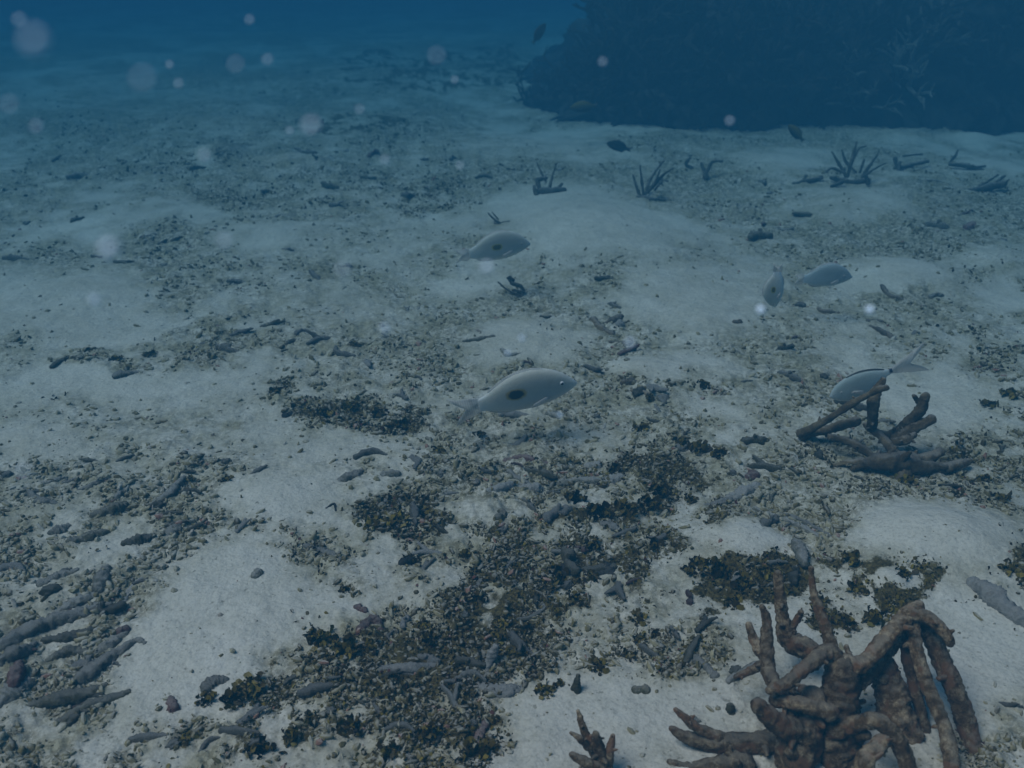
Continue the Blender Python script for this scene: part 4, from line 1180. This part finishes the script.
def fish(name, label, prof, bodymat, finmat, L, loc, fwd, up=(0, 0, 1), tail=.22, spread=.16, fork=.1, group=None, dorsal=.05, dorsalmat=None, eye=.02, eyepos=(.345, .055), tail_drop=0.):
    r = empty(name, loc)
    tag(r, label, 'fish', group)
    f = Vector(fwd).normalized(); s = Vector(up).cross(f).normalized(); u = f.cross(s)
    r.rotation_euler = Matrix((f, s, u)).transposed().to_euler()
    r.scale = (L, L, L)
    V, Fs = interp_loft(prof)
    link('body', MB().add(V, Fs).mesh('body', bodymat), r)
    pt, pb = prof[-1][1], prof[-1][2]
    cz = (pt + pb) / 2
    T = [(-.47, pt * .9), (-.55, pt * 1.15 + .02), (-.5 - tail * .7, cz + spread * .75 - tail_drop), (-.5 - tail, cz + spread - tail_drop), (-.5 - tail * .8, cz + spread * .5 - tail_drop), (-.5 - tail + fork, cz - tail_drop * .6), (-.5 - tail * .8, cz - spread * .55 - tail_drop), (-.5 - tail * .95, cz - spread - tail_drop), (-.5 - tail * .6, cz - spread * .72 - tail_drop * .8), (-.55, pb * 1.15 - .02), (-.47, pb * .9)]
    link('tail_fin', MB().add(*plate(T, .004)).mesh('tail_fin', finmat), r)
    pr = np.array(prof); 
    xs_ = np.linspace(.2, -.38, 12)
    top = np.interp(xs_, pr[::-1, 0], pr[::-1, 1]); bot = np.interp(xs_, pr[::-1, 0], pr[::-1, 2])
    hgt = dorsal * np.sin(np.linspace(.25, 2.9, 12)) ** .6
    D = [(a, b - .02) for a, b in zip(xs_, top)] + [(a - .01, b + h) for a, b, h in zip(xs_[::-1], top[::-1], hgt[::-1])]
    link('dorsal_fin', MB().add(*plate(D, .004)).mesh('dorsal_fin', dorsalmat or finmat), r)
    xa = xs_[6:]; ba = bot[6:]
    A = [(a, b + .02) for a, b in zip(xa, ba)] + [(a - .02, b - h) for a, b, h in zip(xa[::-1], ba[::-1], (dorsal * .9 * np.sin(np.linspace(.3, 2.8, 6)))[::-1])]
    link('anal_fin', MB().add(*plate(A, .004)).mesh('anal_fin', finmat), r)
    for sgn in (-1, 1):
        w = float(np.interp(.2, pr[::-1, 0], pr[::-1, 3]))
        V, Fs = plate([(.2, -.03), (.16, -.01), (.04, -.05), (.0, -.09), (.06, -.095), (.17, -.06)], .003)
        V[:, 1] += sgn * (w + .012 + (.2 - V[:, 0]) * .12)
        link('pectoral_fin', MB().add(V, Fs).mesh('pectoral_fin', finmat), r)
        if eye:
            ew = float(np.interp(eyepos[0], pr[::-1, 0], pr[::-1, 3]))
            tp = float(np.interp(eyepos[0], pr[::-1, 0], pr[::-1, 1]))
            yy = sgn * ew * math.sqrt(max(0, 1 - (eyepos[1] / tp) ** 2)) * .93
            v, fc = ico(2)
            e = link('eye', MB().add(v * np.array([eye, eye * .6, eye]) + np.array([eyepos[0], yy, eyepos[1]]), [tuple(q) for q in fc]).mesh('eye', M_eyew), r)
            link('pupil', MB().add(v * np.array([eye * .62, eye * .35, eye * .62]) + np.array([eyepos[0] + .003, yy + sgn * eye * .4, eyepos[1]]), [tuple(q) for q in fc]).mesh('pupil', M_pupil), e)
    return r


def above(px, py, h):
    """point on the line of sight that is h above the sand"""
    p = gp(px, py); u, dy, dz = ray(px, py)
    return at(px, py, depth(p) - h / abs(float(dz)))


p = above(528, 394, .13); L = 100.5 * depth(p) / F
fish('spotted_fish', 'large pale fish with a black blotch on its side, swimming right above sand', EMP, M_fish1, M_fin, L, p, (1, .10, .205), up=(0, -.25, 1), tail=.29, spread=.19, fork=.16, tail_drop=.02, dorsal=.022, eye=.026, eyepos=(.345, .085))
p = above(500, 249, .16); L = 62 * depth(p) / F
fish('spotted_fish', 'faint small pale fish with yellow edged spot, farther off above centre', EMP, M_fish4, M_fin, L, p, (1, .15, .12), up=(0, -.1, 1), tail=.24, spread=.12, fork=.12, dorsal=.02, eyepos=(.35, .055))
p = above(776, 290, .22); L = 42 * depth(p) / F
fish('spotted_fish', 'faint pale fish nosing straight down at the sand, right of centre', EMP, M_fish4, M_fin, L, p, (.12, .2, -.97), up=(-1, .1, 0), tail=.24, spread=.12, fork=.12, dorsal=.02)
p = above(828, 278, .15); L = 50 * depth(p) / F
fish('bluish_fish', 'dim bluish deep-bodied fish facing right over the sand', EMP, M_fish2, M_fin, L, p, (1, .1, .0), tail=.2, spread=.12, dorsal=.03, eyepos=(.3, .06))
p = above(861, 384, .16); L = 66 * depth(p) / F
fish('bream', 'pale slim fish facing left with black tail spot above the antler coral', BRE, M_fish3, M_fin, L, p, (-1, -.12, -.42), tail=.58, spread=.26, fork=.30, dorsal=.03, dorsalmat=M_findark, eye=.016, eyepos=(.33, .03))
gs = 'small dark fish near the reef'
p = above(617, 146, .12); L = 22 * depth(p) / F
fish('small_fish', 'small dark oval fish just above sand before the reef', DAM, M_fishd, M_findark, L, p, (-1, .1, .25), tail=.2, spread=.12, group=gs, eye=0, dorsal=.04)
p = at(540, 32, 5.6); L = 20 * 5.6 / F
fish('small_fish', 'small dark fish in open blue water left of the reef', DAM, M_fishd, M_findark, L, p, (.55, .2, .8), tail=.2, spread=.12, group=gs, eye=0, dorsal=.04)
p = above(582, 107, .25); L = 24 * depth(p) / F
fish('small_fish', 'small dark fish with yellow back at the left foot of the reef', DAM, M_fishy, M_findark, L, p, (-1, .1, -.1), tail=.2, spread=.12, group=gs, eye=0, dorsal=.04)
p = above(795, 132, .25); L = 20 * depth(p) / F
fish('small_fish', 'small dark fish with yellow back hovering before the reef middle', DAM, M_fishy, M_findark, L, p, (-.6, .1, .55), tail=.2, spread=.12, group=gs, eye=0, dorsal=.04)

# ------------------------------------------------------------------ specks of marine snow drifting close to the lens
msn, ns_, ls_, bs_ = nodes('marine_snow')
bs_.inputs['Base Color'].default_value = (.52, .78, .92, 1)
bs_.inputs['Roughness'].default_value = .9
gsn = 'pale specks drifting in the water'
for k, (px, py, rp) in enumerate([(35, 40, 20), (437, 56, 11), (236, 65, 11), (143, 79, 17), (37, 127, 9), (312, 126, 12), (290, 131, 5), (109, 249, 13), (487, 267, 9), (508, 353, 4.5), (630, 343, 7), (730, 121, 6), (761, 310, 5), (870, 310, 5), (24, 472, 10), (179, 84, 6), (522, 338, 5), (385, 328, 7), (460, 166, 5), (225, 241, 10), (603, 62, 6), (205, 156, 8), (10, 105, 12), (343, 270, 10), (20, 20, 9), (268, 60, 7), (455, 80, 4.5), (360, 110, 6), (385, 160, 6), (95, 300, 8), (560, 415, 4), (250, 20, 6), (170, 65, 5)]):
    rp = rp * .85
    inv = rp / (.003 * F) + 1 / 1.85
    Y = 1 / inv
    v, f = lump(2, 70 + k, .25, 1.4)
    s = (.00098 if rp > 8 else .0013) * (1.25 if k in (0, 5, 7, 12, 13) else .8) * (1.3 if py > 180 else 1)
    p = at(px, py, Y)
    o = link('marine_snow_speck', mesh_np('marine_snow_speck', v * s, f, msn), None, p)
    side = 'left' if px < 340 else 'middle' if px < 680 else 'right'
    sz = 'large' if rp > 12 else 'middling' if rp > 7 else 'tiny'
    w = 'open blue water' if py < 95 else place_words(px, py).replace('well ', '').replace('just ', '')
    tag(o, unique([f'{sz} pale blurred speck drifting, {side} of picture, in front of open blue water' if py < 95 else f'{sz} pale blurred speck seen {w}', f'{sz} round pale out-of-focus speck in the {side} upper water', f'{sz} whitish disc-like speck floating high in the {side} of the view', f'faint {sz} dot of drifting matter, upper {side}, over blue water', f'{sz} faint pale speck beside another in the {side} upper water']), 'floating speck', gsn)

# ------------------------------------------------------------------ the water between the lens and things
bm = bmesh.new(); bmesh.ops.create_cube(bm, size=1)
me = bpy.data.meshes.new('haze'); bm.to_mesh(me); bm.free()
mh = bpy.data.materials.new('water_haze'); mh.use_nodes = True
hn = mh.node_tree.nodes; hl = mh.node_tree.links
hn.remove(hn['Principled BSDF'])
pv = hn.new('ShaderNodeVolumePrincipled')
pv.inputs['Color'].default_value = HAZE_COLOR
pv.inputs['Absorption Color'].default_value = HAZE_ABSORB
pv.inputs['Density'].default_value = HAZE_DENSITY
pv.inputs['Density Attribute'].default_value = ''
pv.inputs['Temperature Attribute'].default_value = ''
pv.inputs['Anisotropy'].default_value = 0.0
hl.new(pv.outputs[0], hn['Material Output'].inputs['Volume'])
me.materials.append(mh)
haze = link('haze', me, None, (0, 0, (2.45 - 1.6) / 2))
haze.scale = (230, 230, 4.05)
tag(haze, kind='stuff')
